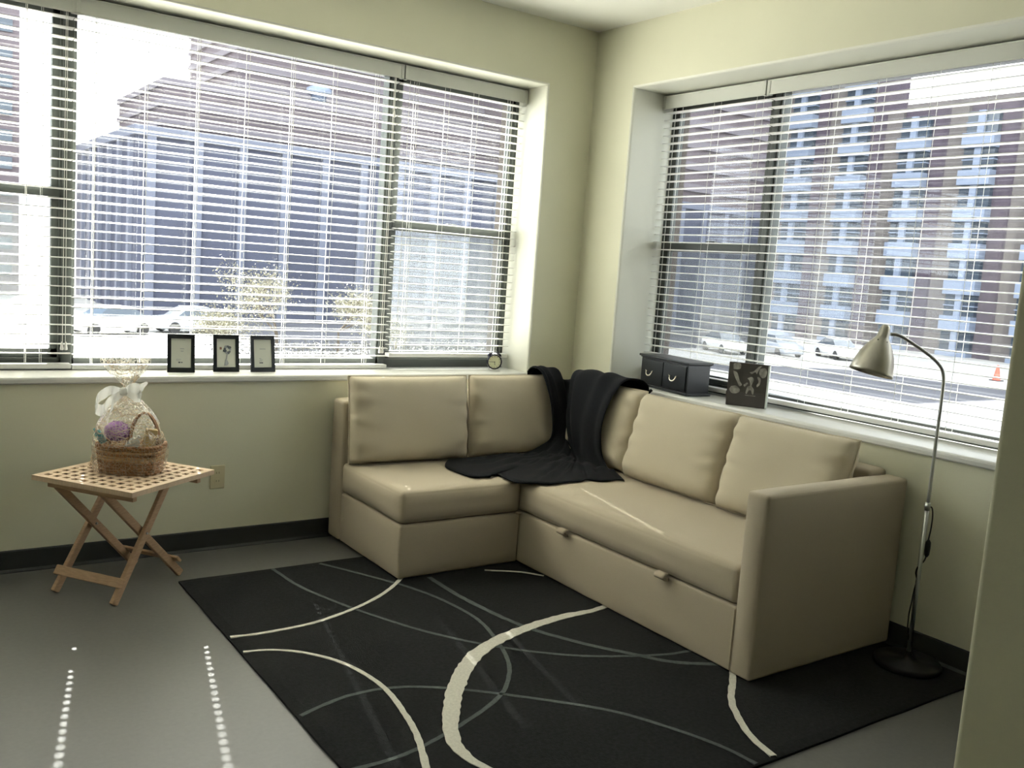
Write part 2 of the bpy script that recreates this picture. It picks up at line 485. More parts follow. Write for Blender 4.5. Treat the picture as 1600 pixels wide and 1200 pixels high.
blind('widest white slatted blind, behind the three small photo frames', 'y', -2.739, -1.150, .225, [-2.654, -2.436, -2.204, -1.97, -1.742, -1.517, -1.279], .852, 0.0, G, pull=(-1.195, .94), wand=(-1.185, 2.20), routed=(-2.654, -2.204, -1.742, -1.279))
blind('narrow white slatted blind on a raised bottom rail behind the alarm clock', 'y', -1.140, -.342, .225, [-1.047, -.851, -.664, -.43], .915, 0.0, G, wand=(-1.10, .965), routed=(-1.047, -.43))
blind('narrow white slatted blind behind the black two-drawer chest', 'x', -1.092, -.36, .265, [-.448, -.736, -1.028], .867, 0.0, G)
blind('wide white slatted blind behind the nickel floor lamp', 'x', -2.92, -1.104, .265, [-1.205, -1.477, -1.725, -1.985, -2.239, -2.5, -2.78], .867, 0.0, G)

# ------------------------------------------------------------------ sofa
sofa = thing('corner_sofa', 'beige fabric corner sofa with short left chaise and square right arm', 'sofa', (-.8, -1.1, 0))
def rbox(name, a, b_, m, parent, bev=.012, seg=3):
    b = MB(); b.box(a, b_); return b.build(name, m, parent, bevel=bev, seg=seg)
def soft_box(name, a, b_, m, parent, r=.03, crown=.008, res=.05):
    """upholstered block: subdivided box with rounded edges and slightly domed faces"""
    (x0,y0,z0), (x1,y1,z1) = a, b_
    bm = bmesh.new()
    c = Vector(((x0+x1)/2, (y0+y1)/2, (z0+z1)/2)); h = Vector(((x1-x0)/2, (y1-y0)/2, (z1-z0)/2))
    verts = {}
    def add(p):
        k = tuple(round(v, 5) for v in p)
        if k not in verts: verts[k] = bm.verts.new(p)
        return verts[k]
    def params(hh):
        n = max(2, int(2*hh/res)); L = [-hh, -hh+r*.35, -hh+r*.8] + [-hh+r + (2*hh-2*r)*i/n for i in range(n+1)] + [hh-r*.8, hh-r*.35, hh]
        out = []
        for t in L:
            if not out or t - out[-1] > 1e-4: out.append(t)
        return out
    for ax in range(3):
        u, v = [k for k in range(3) if k != ax]
        U, V = params(h[u]), params(h[v])
        for sgn in (-1, 1):
            for i in range(len(U)-1):
                for j in range(len(V)-1):
                    q = []
                    for a_, b2 in ((U[i],V[j]),(U[i+1],V[j]),(U[i+1],V[j+1]),(U[i],V[j+1])):
                        p = [0,0,0]; p[ax] = sgn*h[ax]; p[u] = a_; p[v] = b2
                        q.append(add(Vector(p)))
                    try: bm.faces.new(q)
                    except ValueError: pass
    for v in bm.verts:
        p = v.co.copy()
        q = Vector([max(-(h[k]-r), min(h[k]-r, p[k])) for k in range(3)])
        d = p - q
        if d.length > 1e-9: p = q + d.normalized()*min(r, d.length) if sum(abs(x) > 1e-6 for x in d) > 1 else p
        for ax in range(3):
            u, w = [k for k in range(3) if k != ax]
            f = (1-(abs(p[u])/h[u])**4)*(1-(abs(p[w])/h[w])**4)
            if abs(abs(p[ax]) - h[ax]) < 1e-5: p[ax] += math.copysign(crown*max(0, f), p[ax])
        nz = noise.noise((p+c)*6)*.0015
        v.co = p + c + Vector((nz, nz, nz*.6))
    bmesh.ops.recalc_face_normals(bm, faces=bm.faces)
    me = bpy.data.meshes.new(name); bm.to_mesh(me); bm.free()
    me.materials.append(m)
    for p in me.polygons: p.use_smooth = True
    o = bpy.data.objects.new(name, me); col.objects.link(o)
    o.parent = parent; o.matrix_parent_inverse = parent.matrix_basis.inverted()
    return o
RZ = .013
BH, SH, AH = .272, .423, .713
XS0, XS1, YF, YA0, YA1 = -1.553, -.887, -.79, -2.160, -2.258
soft_box('chaise_base', (XS0+.004, YF+.006, 0.018), (XS1, -.15, BH-.004), m_sofa, sofa, r=.012, crown=.003)
soft_box('chaise_mattress', (XS0, YF, BH), (XS1-.003, -.15, SH), m_sofa, sofa, r=.024, crown=.006)
soft_box('seat_base', (XS1+.004, YA0+.002, 0.018), (-.15, -.15, BH-.004), m_sofa, sofa, r=.010, crown=.002)
soft_box('seat_mattress', (XS1+.001, YA0+.004, BH), (-.15, -.15, SH), m_sofa, sofa, r=.026, crown=.006)
soft_box('backrest', (XS0-.005, -.148, 0.018), (-.15, -.022, .735), m_sofa, sofa, r=.018, crown=.004)
soft_box('backrest', (-.148, YA0, 0.018), (-.022, -.022, .735), m_sofa, sofa, r=.018, crown=.004)
soft_box('armrest', (XS1-.004, YA1, 0.018), (-.022, YA0, AH), m_sofa, sofa, r=.014, crown=.003)
for x, y in ((-1.5,-.74),(-.93,-.74),(-1.5,-.1),(-.84,-2.21),(-.08,-2.21),(-.08,-.1)):
    b = MB(); z0 = RZ+.001 if y < -.45 else .0005
    b.box((x-.02, y-.02, z0), (x+.02, y+.02, .019)); b.build('foot', m_blackp, sofa)
for y in (-1.14, -1.785):   # fabric pull tabs at the drawer seam
    b = MB()
    rows = []
    for i in range(9):
        t = i/8; an = math.pi*t
        rows.append([(XS1-.002-.028*math.sin(an), y+dy, BH-.002 + .014*math.cos(an)) for dy in (-.028, -.01, .01, .028)])
    b.grid(rows); b.build('pull_tab', m_tab, sofa, smooth=True, solid=.004)
    b = MB(); b.tube([(XS1-.012, y-.034, BH-.004), (XS1-.012, y+.034, BH-.004)], .005, 8)
    b.build('pull_tab', m_tab, sofa, smooth=True)
# seam welt on the inner corner
b = MB(); b.tube([(XS1-.004, YA0-.0, .03), (XS1-.005, YA0, BH-.01)], .004, 6); b.build('welt', m_cush, sofa)
b = MB(); b.tube([(XS1-.03, YF+.001, BH-.004), (XS1+.002, YF-.002, BH-.003)], .006, 6); b.build('welt', m_tab, sofa)

# ------------------------------------------------------------------ loose back cushions
def cushion(label, cb, ct, along, w, h, t, seed, front):
    """cb/ct: centre of bottom and top edge; along: unit vector of width; front: unit vector of the face"""
    cb, ct = Vector(cb), Vector(ct); along = Vector(along); up = (ct-cb).normalized(); nrm = along.cross(up)
    if nrm.dot(Vector(front)) < 0: nrm = -nrm
    root = thing('back_cushion', label, 'cushion', cb, 'loose back cushions')
    N, K = 44, 32
    def surf(sgn):
        rows = []
        for i in range(K+1):
            v = -1 + 2*i/K; row = []
            for j in range(N+1):
                u = -1 + 2*j/N
                f = max(0, (1-abs(u)**6))**.45 * max(0, (1-abs(v)**6))**.45
                # plump lower half, slumped edges
                th = t/2*f*(1.0 + .12*(-v))
                wr = 0
                e = (1-abs(u))          # creases running in from the side seams
                if f > .05:
                    wr += .011*math.exp(-e*6)*math.sin(v*13 + seed + 3*noise.noise(Vector((u*2, v*3, seed))))*min(1, f*1.3)
                    wr += .008*math.exp(-(1-abs(v))*9)*math.sin(u*15+seed*2+2*noise.noise(Vector((u*3, seed, 2))))*f
                    wr += .006*noise.noise(Vector((u*1.7, v*1.7, seed*3.1)))*f
                pu = u*(1-.018*(1-v*v)) + .012*noise.noise(Vector((v*2.2, seed, 1)))*(abs(u)**3)
                pv = v - .025*(v > 0)*(1-u*u)*v*0 - .018*(1-u*u)*(v > 0)*abs(v)**3 + .008*noise.noise(Vector((u*3, seed, 5)))*(abs(v)**3)
                row.append(cb + along*pu*w/2 + up*((pv+1)*h/2) + nrm*sgn*(th + wr))
            rows.append(row)
        return rows
    b = MB(); F_, B_ = surf(1), surf(-1); b.grid(F_)
    b.grid([list(reversed(r)) for r in B_])
    o = b.build('cover', m_cush, root, smooth=True)
    me = o.data; bm = bmesh.new(); bm.from_mesh(me); bmesh.ops.remove_doubles(bm, verts=bm.verts, dist=.0008)
    bmesh.ops.recalc_face_normals(bm, faces=bm.faces); bm.to_mesh(me); bm.free()
    loop = [F_[0][j] for j in range(N+1)] + [F_[i][N] for i in range(1, K+1)] + [F_[K][j] for j in range(N-1, -1, -1)] + [F_[i][0] for i in range(K-1, -1, -1)]
    b = MB(); b.tube(loop, .0038, 6, caps=False); b.build('piping', m_cush, root, smooth=True)
    return root
Zc = .432
cushion('big beige back cushion nearest the left arm end of the sofa', (-1.215, -.235, Zc), (-1.222, -.195, .872), (1, -.035, 0), .672, .436, .175, 1.0, (0, -1, 0))
cushion('beige back cushion on the chaise side, half under the black throw', (-.560, -.235, Zc), (-.545, -.17, .868), (1, 0, 0), .60, .436, .165, 2.3, (0, -1, 0))
cushion('narrow visible beige back cushion right of the black throw', (-.262, -.580, Zc), (-.170, -.575, .872), (0, -1, 0), .56, .44, .165, 3.7, (-1, 0, 0))
cushion('middle beige back cushion below the photo block on the sill', (-.300, -1.185, Zc), (-.190, -1.185, .868), (0, -1, .0), .64, .436, .17, 4.1, (-1, 0, 0))
cushion('beige back cushion leaning beside the square right arm', (-.310, -1.830, Zc), (-.200, -1.825, .868), (0.02, -1, 0), .62, .436, .17, 5.9, (-1, 0, 0))

# ------------------------------------------------------------------ throw blanket
cols = [
 # each: path from behind the cushion top, over it, down its face, out over the seat
 [(-.44,-.10,.80), (-.44,-.185,.898), (-.43,-.285,.865), (-.405,-.345,.68), (-.41,-.355,.52), (-.60,-.37,.452), (-.82,-.36,.448), (-1.02,-.30,.447)],
 [(-.40,-.10,.80), (-.40,-.185,.905), (-.39,-.29,.865), (-.37,-.35,.68), (-.37,-.37,.53), (-.52,-.42,.456), (-.80,-.47,.450), (-1.13,-.47,.445)],
 [(-.36,-.11,.80), (-.36,-.19,.905), (-.35,-.28,.86), (-.32,-.345,.68), (-.33,-.38,.54), (-.46,-.47,.460), (-.76,-.56,.452), (-1.11,-.68,.445)],
 [(-.28,-.14,.79), (-.29,-.20,.895), (-.29,-.27,.83), (-.29,-.34,.66), (-.31,-.40,.53), (-.42,-.52,.460), (-.66,-.60,.456), (-.955,-.67,.447)],
 [(-.22,-.20,.76), (-.24,-.25,.835), (-.26,-.31,.76), (-.285,-.37,.62), (-.32,-.43,.52), (-.40,-.57,.462), (-.60,-.68,.456), (-.945,-.86,.445)],
 [(-.16,-.28,.79), (-.19,-.31,.885), (-.26,-.34,.86), (-.315,-.40,.68), (-.34,-.46,.53), (-.41,-.60,.460), (-.58,-.74,.456), (-.85,-.91,.445)],
 [(-.10,-.38,.80), (-.175,-.39,.905), (-.27,-.40,.88), (-.335,-.44,.68), (-.36,-.50,.53), (-.43,-.62,.458), (-.56,-.76,.454), (-.72,-.915,.444)],
 [(-.08,-.50,.80), (-.165,-.50,.908), (-.265,-.51,.885), (-.345,-.52,.68), (-.37,-.56,.53), (-.42,-.66,.456), (-.50,-.79,.452), (-.585,-.90,.444)],
 [(-.06,-.60,.80), (-.155,-.61,.905), (-.26,-.62,.885), (-.345,-.64,.68), (-.375,-.67,.53), (-.40,-.76,.454), (-.46,-.85,.450), (-.49,-.96,.444)],
 [(-.04,-.75,.845), (-.135,-.745,.905), (-.25,-.735,.885), (-.345,-.72,.69), (-.36,-.75,.53), (-.37,-.83,.452), (-.39,-.90,.448), (-.405,-.985,.443)],
]
grid1 = [catmull(c, 9) for c in cols]
nr = len(grid1[0]); rows = []
for r in range(nr):
    rows.append(catmull([g[r] for g in grid1], 9))
R_, C_ = len(rows), len(rows[0])
out = []
for r in range(R_):
    row = []
    for c in range(C_):
        p = rows[r][c]
        a = rows[min(r+1, R_-1)][c] - rows[max(r-1, 0)][c]; d = rows[r][min(c+1, C_-1)] - rows[r][max(c-1, 0)]
        n = a.cross(d)
        n = n.normalized() if n.length > 1e-9 else Vector((0,0,1))
        if n.dot(Vector((-.5, -.6, .6))) < 0: n = -n
        v = r/(R_-1); u = c/(C_-1)
        fold = math.sin(u*46 + 3.5*noise.noise(Vector((u*4, v*3, 0)))) * .009 * (0.3 + v) \
             + math.sin(u*21 + v*5 + 2*noise.noise(Vector((u*3, v*2, 4)))) * .008 * (0.2 + v)
        fold += .012*noise.noise(Vector((u*7, v*7, 9)))*min(1, v*1.6)
        if v > .72: fold = abs(fold)*.9 + .022*abs(noise.noise(Vector((p.x*9, p.y*9, 3))))
        q = p + n*(fold + .004)
        if r > R_-12:
            k = (r-(R_-12))/11; q += Vector((noise.noise(Vector((u*9, 1, 2)))*.035*k, noise.noise(Vector((u*9, 5, 2)))*.035*k, 0))
            q.z = q.z*(1-k) + .437*k
        q.z = max(q.z, .437)
        row.append(q)
    out.append(row)
b = MB(); b.grid(out)
throw = b.build('throw_blanket', m_throw, smooth=True, solid=.006)
tag(throw, 'black knitted throw draped over the corner cushions and spread on the seat', 'blanket')

# ------------------------------------------------------------------ rug
RX0, RX1, RY0, RY1, RZ = -2.409, -.03, -2.650, -.403, .013
b = MB()
NX, NY = 60, 56
rows = []
for i in range(NY+1):
    row = []
    for j in range(NX+1):
        x = RX0 + (RX1-RX0)*j/NX; y = RY0 + (RY1-RY0)*i/NY
        e = .004
        if i in (0, NY): y += noise.noise(Vector((x*5, 0, 0)))*e
        if j in (0, NX): x += noise.noise(Vector((y*5, 9, 0)))*e
        row.append(Vector((x, y, RZ - (.004 if i in (0, NY) or j in (0, NX) else 0) + .0006*noise.noise(Vector((x*14, y*14, 0))))))
    rows.append(row)
b.grid(rows)
ring = [rows[0][j] for j in range(NX+1)] + [rows[i][NX] for i in range(1, NY+1)] + [rows[NY][j] for j in range(NX-1, -1, -1)] + [rows[i][0] for i in range(NY-1, 0, -1)]
b.grid([ring, [Vector((p.x, p.y, 0.0005)) for p in ring]], closed=True)
def ribbon(pts, w, mi, lift):
    P2 = [(x, y, 0) for x, y in pts]
    c = catmull(P2, 22); b.cur = mi; L = []; Rr = []
    for i, p in enumerate(c):
        t = (c[min(i+1, len(c)-1)] - c[max(i-1, 0)]).normalized(); n = Vector((-t.y, t.x, 0))
        f = i/(len(c)-1)
        ww = w(f) if callable(w) else w
        j1 = ww/2*(1 + .22*noise.noise(Vector((p.x*30, p.y*30, 1)))); j2 = ww/2*(1 + .22*noise.noise(Vector((p.x*30, p.y*30, 7))))
        L.append(p + n*j1 + Vector((0, 0, RZ+lift))); Rr.append(p - n*j2 + Vector((0, 0, RZ+lift)))
    LL = [Vector((p.x, p.y, RZ-.003)) for p in L]; RR = [Vector((p.x, p.y, RZ-.003)) for p in Rr]
    b.grid([LL, L, Rr, RR])
G1 = [(-1.77,-.43),(-1.682,-.592),(-1.60,-.75),(-1.54,-.877),(-1.484,-1.069),(-1.462,-1.317),(-1.513,-1.545),(-1.589,-1.732),(-1.701,-1.877),(-1.813,-1.957),(-1.966,-2.027),(-2.143,-2.089),(-2.268,-2.112),(-2.39,-2.111)]
G2 = [(-1.996,-.42),(-1.967,-.693),(-1.872,-1.0),(-1.756,-1.268),(-1.626,-1.48),(-1.479,-1.648),(-1.314,-1.783),(-1.14,-1.872),(-.963,-1.934),(-.8,-1.95)]
G3 = [(-1.393,-.8),(-1.388,-1.097),(-1.335,-1.444),(-1.231,-1.679),(-1.105,-1.866),(-.999,-2.001),(-.8,-2.12)]
G4 = [(-2.400,-1.755),(-2.307,-1.722),(-2.198,-1.698),(-2.069,-1.708),(-1.955,-1.756),(-1.815,-1.857),(-1.632,-2.026),(-1.477,-2.193),(-1.378,-2.38),(-1.324,-2.522),(-1.305,-2.645)]
W1 = [(-2.403,-1.079),(-2.286,-1.094),(-2.078,-1.082),(-1.865,-1.01),(-1.704,-.92),(-1.574,-.817),(-1.42,-.66)]
W2 = [(-2.403,-1.225),(-2.302,-1.256),(-2.205,-1.334),(-2.128,-1.455),(-2.089,-1.599),(-2.082,-1.734),(-2.107,-1.906),(-2.133,-2.019),(-2.166,-2.113),(-2.201,-2.201),(-2.27,-2.36),(-2.39,-2.55)]
W3 = [(-.75,-1.40),(-.938,-1.448),(-1.107,-1.45),(-1.303,-1.478),(-1.507,-1.536),(-1.662,-1.616),(-1.795,-1.733),(-1.92,-1.882),(-2.004,-2.008),(-2.055,-2.116),(-2.065,-2.201),(-2.048,-2.282),(-1.98,-2.45),(-1.90,-2.64)]
W4 = [(-.80,-2.10),(-.935,-2.221),(-1.05,-2.318),(-1.146,-2.446),(-1.198,-2.549),(-1.22,-2.640)]
W5 = [(-1.10,-.82),(-.956,-.909),(-.88,-1.0)]
for g in (G1, G2, G4): ribbon(g, .016, 2, .0012)
ribbon(G3, .024, 2, .0012)
ribbon(W1, .017, 1, .002); ribbon(W5, .014, 1, .002)
ribbon(W2, lambda f: .013 + .012*f, 1, .002)
ribbon(W3, lambda f: .020 + .040*math.sin(min(1, f*1.15)*math.pi)**1.0, 1, .0022)
ribbon(W4, .024, 1, .002)
rug = b.build('area_rug', [m_rug, m_rugw, m_rugg], smooth=False)
tag(rug, 'black pile rug with thin cream and grey arcs on the grey floor', 'rug')

# ------------------------------------------------------------------ folding side table
TZ = .51
TA = Vector((-2.6876, -.762, 0)); TL = Vector((-2.9736, -.362, 0)); TR = Vector((-2.329, -.430, 0))
ex = (TL - TA); wE = ex.length; ex.normalize()
ey = (TR - TA); ey = (ey - ex*ey.dot(ex)); wF = ey.length; ey.normalize()
ctr = TA + ex*wE/2 + ey*wF/2
table = thing('folding_side_table', 'folding pale wood side table with lattice top and crossed legs', 'table', (ctr.x, ctr.y, 0))
def tp(a, b_, z): return ctr + ex*a + ey*b_ + Vector((0, 0, z))
hx, hy = wE/2, wF/2
b = MB(); n = 10; rim = .030; bar = .020; th = .014
T = Matrix((( ex.x, ey.x, 0, ctr.x), (ex.y, ey.y, 0, ctr.y), (0, 0, 1, 0), (0, 0, 0, 1)))
b.box((-hx, -hy, TZ-.020), (hx, -hy+rim, TZ), T); b.box((-hx, hy-rim, TZ-.020), (hx, hy, TZ), T)
b.box((-hx, -hy+rim, TZ-.020), (-hx+rim, hy-rim, TZ), T); b.box((hx-rim, -hy+rim, TZ-.020), (hx, hy-rim, TZ), T)
cx = (2*hx-2*rim+bar)/n; cy = (2*hy-2*rim+bar)/n
for i in range(1, n):
    x = -hx+rim-bar + cx*i
    b.box((x, -hy+rim, TZ-.012), (x+bar, hy-rim, TZ), T)
for i in range(1, n):
    y = -hy+rim-bar + cy*i
    b.box((-hx+rim, y, TZ-.0123), (hx-rim, y+bar, TZ-.0003), T)
b.build('tabletop', m_woodtop, table)
b = MB()
for s in (-1, 1): b.box((-hx+.035, s*(hy-.055)-.011, TZ-.052), (hx-.035, s*(hy-.055)+.011, TZ-.0205), T)
b.build('apron', m_wood, table, bevel=.002)
# legs: two crossed pairs, each pair in a plane across ey
FF = [Vector((-2.886, -.303, 0)), Vector((-2.694, -.576, 0)), Vector((-2.394, -.275, 0)), Vector((-2.566, -.06, 0))]
def loc2(v):
    d = v - Vector((ctr.x, ctr.y, 0)); return d.dot(ex), d.dot(ey)
fa = [loc2(v) for v in FF]
for sgn, off in ((-1, 0.0), (1, 0.0)):
    # near-left feet (ey negative) rise to the far-right side of the top
    for side, (xo) in ((-1, .128), (1, -.0)):
        pass
xa, xb = hx-.075, -hx+.075
xo = (fa[0][0]+fa[1][0])/2
xL, xR = xo+.150, xo-.150       # outer pair
shiftY = (fa[0][1]+fa[2][1])/2
def leg(x, y0, y1):
    b = MB(); lo = tp(x, y0, .011); hi = tp(x*.93, y1, TZ-.035)
    d = (hi-lo).normalized()
    b.beam(lo, hi, .020, .034, up=tuple(ey), over=.008)
    o = b.build('leg', m_wood, table, bevel=.004, seg=2)
    return lo, hi
yN, yFar = fa[0][1]*.5+fa[1][1]*.5, fa[2][1]
l1 = leg(xL, yN, hy-.06); l2 = leg(xR, yN, hy-.06)          # outer frame, feet on the near side
l3 = leg(xL-.026, yFar, -hy+.06); l4 = leg(xR+.026, yFar, -hy+.06)  # inner frame, feet by the wall
def cross(pA, pB, f, w, h, dx=.0, dn=0):
    a = pA[0].lerp(pA[1], f); c = pB[0].lerp(pB[1], f)
    b = MB(); d = (c-a).normalized(); up = (pA[1]-pA[0]).normalized(); nn = d.cross(up).normalized()
    if nn.dot(ey) > 0: nn = -nn
    b.beam(a-d*dx+nn*dn, c+d*dx+nn*dn, h, w, up=tuple(up)); b.build('stretcher', m_wood, table, bevel=.003)
cross(l1, l2, .135, .040, .012, .028, .022)
cross(l3, l4, .14, .036, .012, .040, -.022)
for L, sg in (((l1, l3), 1), ((l2, l4), -1)):
    m_ = L[0][0].lerp(L[0][1], .53)
    b = MB(); b.tube([m_+ex*.014*sg, m_-ex*.04*sg], .005, 8); b.build('pivot_bolt', m_pole, table)

# ------------------------------------------------------------------ wrapped gift basket
bc = Vector((-2.612, -.405, TZ))
gb = thing('gift_basket', 'wicker gift basket in clear wrap with sheer white bow on the lattice table', 'basket', tuple(bc))
side = Vector((.819, -.57, 0)).normalized(); back = Vector((.57, .819, 0)).normalized()
def bp(u, v, z): return bc + side*u + back*v + Vector((0, 0, z))
BW, BD, BHt = .118, .090, .105
b = MB()
def oval(t, k, s=1.0, wob=0):
    c, s_ = math.cos(t), math.sin(t)
    e = 2/3.2
    return (math.copysign(abs(c)**e, c)*BW*s+0, math.copysign(abs(s_)**e, s_)*BD*s)
for k in range(10):      # woven rows
    z = .006 + k*.0108; s = .93 + .10*k/9; pts = []
    for i in range(97):
        t = 2*math.pi*i/96; x, y = oval(t, k, s)
        w = 1 + .035*math.sin(24*t + math.pi*k)
        pts.append(bp(x*w, y*w, z))
    b.cur = 1 if k in (5, 6, 8) else 0
    b.tube(pts, .0062, 6, caps=False)
b.cur = 0
for i in range(24):
    t = 2*math.pi*i/24; x0, y0 = oval(t, 0, .93); x1, y1 = oval(t, 0, 1.03)
    b.tube([bp(x0, y0, .004), bp(x1, y1, .112)], .0038, 5)
b.prism([(BW*.9*math.cos(2*math.pi*i/20), BD*.9*math.sin(2*math.pi*i/20)) for i in range(20)], 2, 0.001, .008,
        Matrix(((side.x, back.x, 0, bc.x), (side.y, back.y, 0, bc.y), (0, 0, 1, bc.z), (0, 0, 0, 1))))
for ph in (0, math.pi):
    pts = []
    for i in range(97):
        t = 2*math.pi*i/96; x, y = oval(t, 0, 1.05)
        pts.append(bp(x*(1+.03*math.sin(16*t+ph)), y*(1+.03*math.sin(16*t+ph)), .115+.004*math.cos(16*t+ph)))
    b.tube(pts, .006, 6, caps=False)
b.build('basket', [m_wicker, m_wickl], gb, smooth=True)
b = MB()
for o_ in (-.006, 0.006):
    pts = [bp(.052+.06*math.cos(math.pi*i/18)+.0, o_, .11 + .135*math.sin(math.pi*i/18)) for i in range(19)]
    b.tube(pts, .0055, 6)
b.build('handle', m_wicker, gb, smooth=True)
# clear wrap: gathered bag
b = MB(); rows = []
prof = [(.0, 1.02), (.012, 1.10), (.05, 1.16), (.10, 1.17), (.15, 1.10), (.20, .93), (.25, .66), (.29, .40), (.315, .20), (.335, .135), (.35, .14), (.37, .24), (.40, .42), (.43, .56), (.455, .62), (.475, .60)]
for i in range(61):
    f = i/60*(len(prof)-1); k = min(int(f), len(prof)-2); t = f-k
    t = t*t*(3-2*t); z = prof[k][0]*(1-t)+prof[k+1][0]*t; s = prof[k][1]*(1-t)+prof[k+1][1]*t
    row = []
    for j in range(120):
        a = 2*math.pi*j/120; x, y = oval(a, 0, s)
        r = 1 + .05*math.sin(11*a + z*14) * (1.4 if z > .18 else .6) + .09*noise.noise(Vector((math.cos(a)*2.2, math.sin(a)*2.2, z*9)))
        if z > .36: r *= 1 + .25*math.sin(7*a+1.3)*(z-.36)/.1
        xo = .025*max(0, (.25-z))/.25*0
        zz = z + (.035*noise.noise(Vector((math.cos(a)*2, math.sin(a)*2, 8))) if z > .4 else 0)
        lean = -.010 - .05*max(0, z-.12)
        row.append(bp(x*r + lean, y*r, zz+.002))
    rows.append(row)
b.grid(rows, closed=True); b.build('clear_wrap', m_cello, gb, smooth=True)
# gold mesh crinkles gathered with the wrap
b = MB()
for i in range(150):
    z0 = rnd.uniform(.13, .45); a = rnd.uniform(0, 2*math.pi)
    def rad(z):
        f = 0
        for (z1, s1), (z2, s2) in zip(prof, prof[1:]):
            if z1 <= z <= z2: return s1 + (s2-s1)*(z-z1)/max(1e-6, z2-z1)
        return .3
    pts = []
    for k in range(5):
        aa = a + k*.16; z = min(.47, max(.01, z0 + rnd.uniform(-.012, .012))); x, y = oval(aa, 0, rad(z)*.985)
        pts.append(bp(x - .010 - .05*max(0, z-.12), y, z))
    b.tube(pts, .0011, 4)
for i in range(60):   # loose crinkle sticking out low on the left
    a = math.pi + rnd.uniform(-.5, .5); pts = []
    z0 = rnd.uniform(.005, .10)
    for k in range(4):
        x, y = oval(a + k*.09, 0, 1.14 + (.10-z0)*2.6*rnd.uniform(.6, 1))
        pts.append(bp(x, y, z0 + rnd.uniform(0, .01)))
    b.tube(pts, .0011, 4)
b.build('crinkle_mesh', m_straw, gb)
# sheer bow
b = MB()
def loop_ribbon(c, pts, w):
    cc = catmull(pts, 6); rows = []
    for i, p in enumerate(cc):
        f = i/(len(cc)-1); ww = w*(.35 + .65*math.sin(math.pi*f)**.6)
        rows.append([p + Vector((0, 0, ww/2)) + back*.0, p + back*.008*math.sin(i*1.1), p - Vector((0, 0, ww/2)) + side*.004*math.sin(i)])
    b.grid(rows)
k0 = bp(-.022, -.03, .333)
loop_ribbon(k0, [k0, bp(-.075, -.045, .335), bp(-.118, -.05, .300), bp(-.125, -.052, .262), bp(-.098, -.05, .255), bp(-.075, -.05, .29), k0], .05)
loop_ribbon(k0, [k0, bp(.01, -.05, .352), bp(.045, -.055, .352), bp(.055, -.052, .330), bp(.030, -.05, .315), k0], .045)
loop_ribbon(k0, [k0, bp(.03, -.03, .345), bp(.075, -.04, .375)], .035)
loop_ribbon(k0, [k0, bp(-.05, -.06, .30), bp(-.055, -.085, .25)], .04)
Tm = Matrix.Translation(k0); b.lathe([(.004, -.018), (.017, -.012), (.020, 0), (.017, .012), (.004, .018)], 12, Tm)
b.build('bow', m_ribbon, gb, smooth=True)
# contents
b = MB()
cen = bp(-.052, -.022, .168); rows = []
for i in range(17):
    th_ = math.pi*i/16; row = []
    for j in range(36):
        a = 2*math.pi*j/36; d = Vector((math.sin(th_)*math.cos(a), math.sin(th_)*math.sin(a), math.cos(th_)))
        r = .047*(1 + .16*noise.noise(d*7) + .07*math.sin(13*a)); row.append(cen + Vector((d.x*r, d.y*r, d.z*r*.8)))
    rows.append(row)
b.grid(rows, closed=True)
tag(b.build('bath_pouf', m_lilac, smooth=True), 'lilac round puff in the left of the wrapped basket', 'bath puff')
b = MB(); Tb = Matrix.Translation(bp(-.012, -.055, .075)) @ Matrix.Rotation(math.radians(38), 4, back)
b.lathe([(.020, 0), (.022, .004), (.022, .075), (.018, .085), (.009, .09), (.009, .105)], 16, Tb)
tag(b.build('bottle', m_whitepl, smooth=True), 'pale bottle leaning at the front of the wrapped basket', 'bottle')
b = MB(); Tb = Matrix.Translation(bp(-.098, -.035, .118)) @ Matrix.Rotation(math.radians(-35), 4, back)
b.lathe([(.012, 0), (.014, .003), (.014, .055), (.007, .06), (.007, .07)], 14, Tb)
tag(b.build('tube', m_teal, smooth=True), 'small teal tube at the left rim of the wrapped basket', 'tube')
b = MB(); Tb = Matrix.Translation(bp(.072, -.030, .085)) @ Matrix.Rotation(math.radians(12), 4, back)
b.box((-.022, -.014, 0), (.022, .014, .105), Tb)
tag(b.build('small_carton', mat('gold_carton', (.55, .40, .18), .4), bevel=.003), 'gold-brown carton at the right of the wrapped basket', 'carton')
b = MB()
for i in range(170):
    a = rnd.uniform(0, 2*math.pi); r = rnd.uniform(0, .8); x, y = BW*r*math.cos(a), BD*r*math.sin(a)
    p = bp(x, y, rnd.uniform(.06, .125)); pts = [p]
    for k in range(4): p = p + Vector((rnd.uniform(-.014, .014), rnd.uniform(-.014, .014), rnd.uniform(-.007, .009))); pts.append(p)
    b.tube(pts, .0012, 4)
tag(b.build('shredded_filler', m_straw), 'shredded straw filler in the wrapped basket', 'filler', kind='stuff')

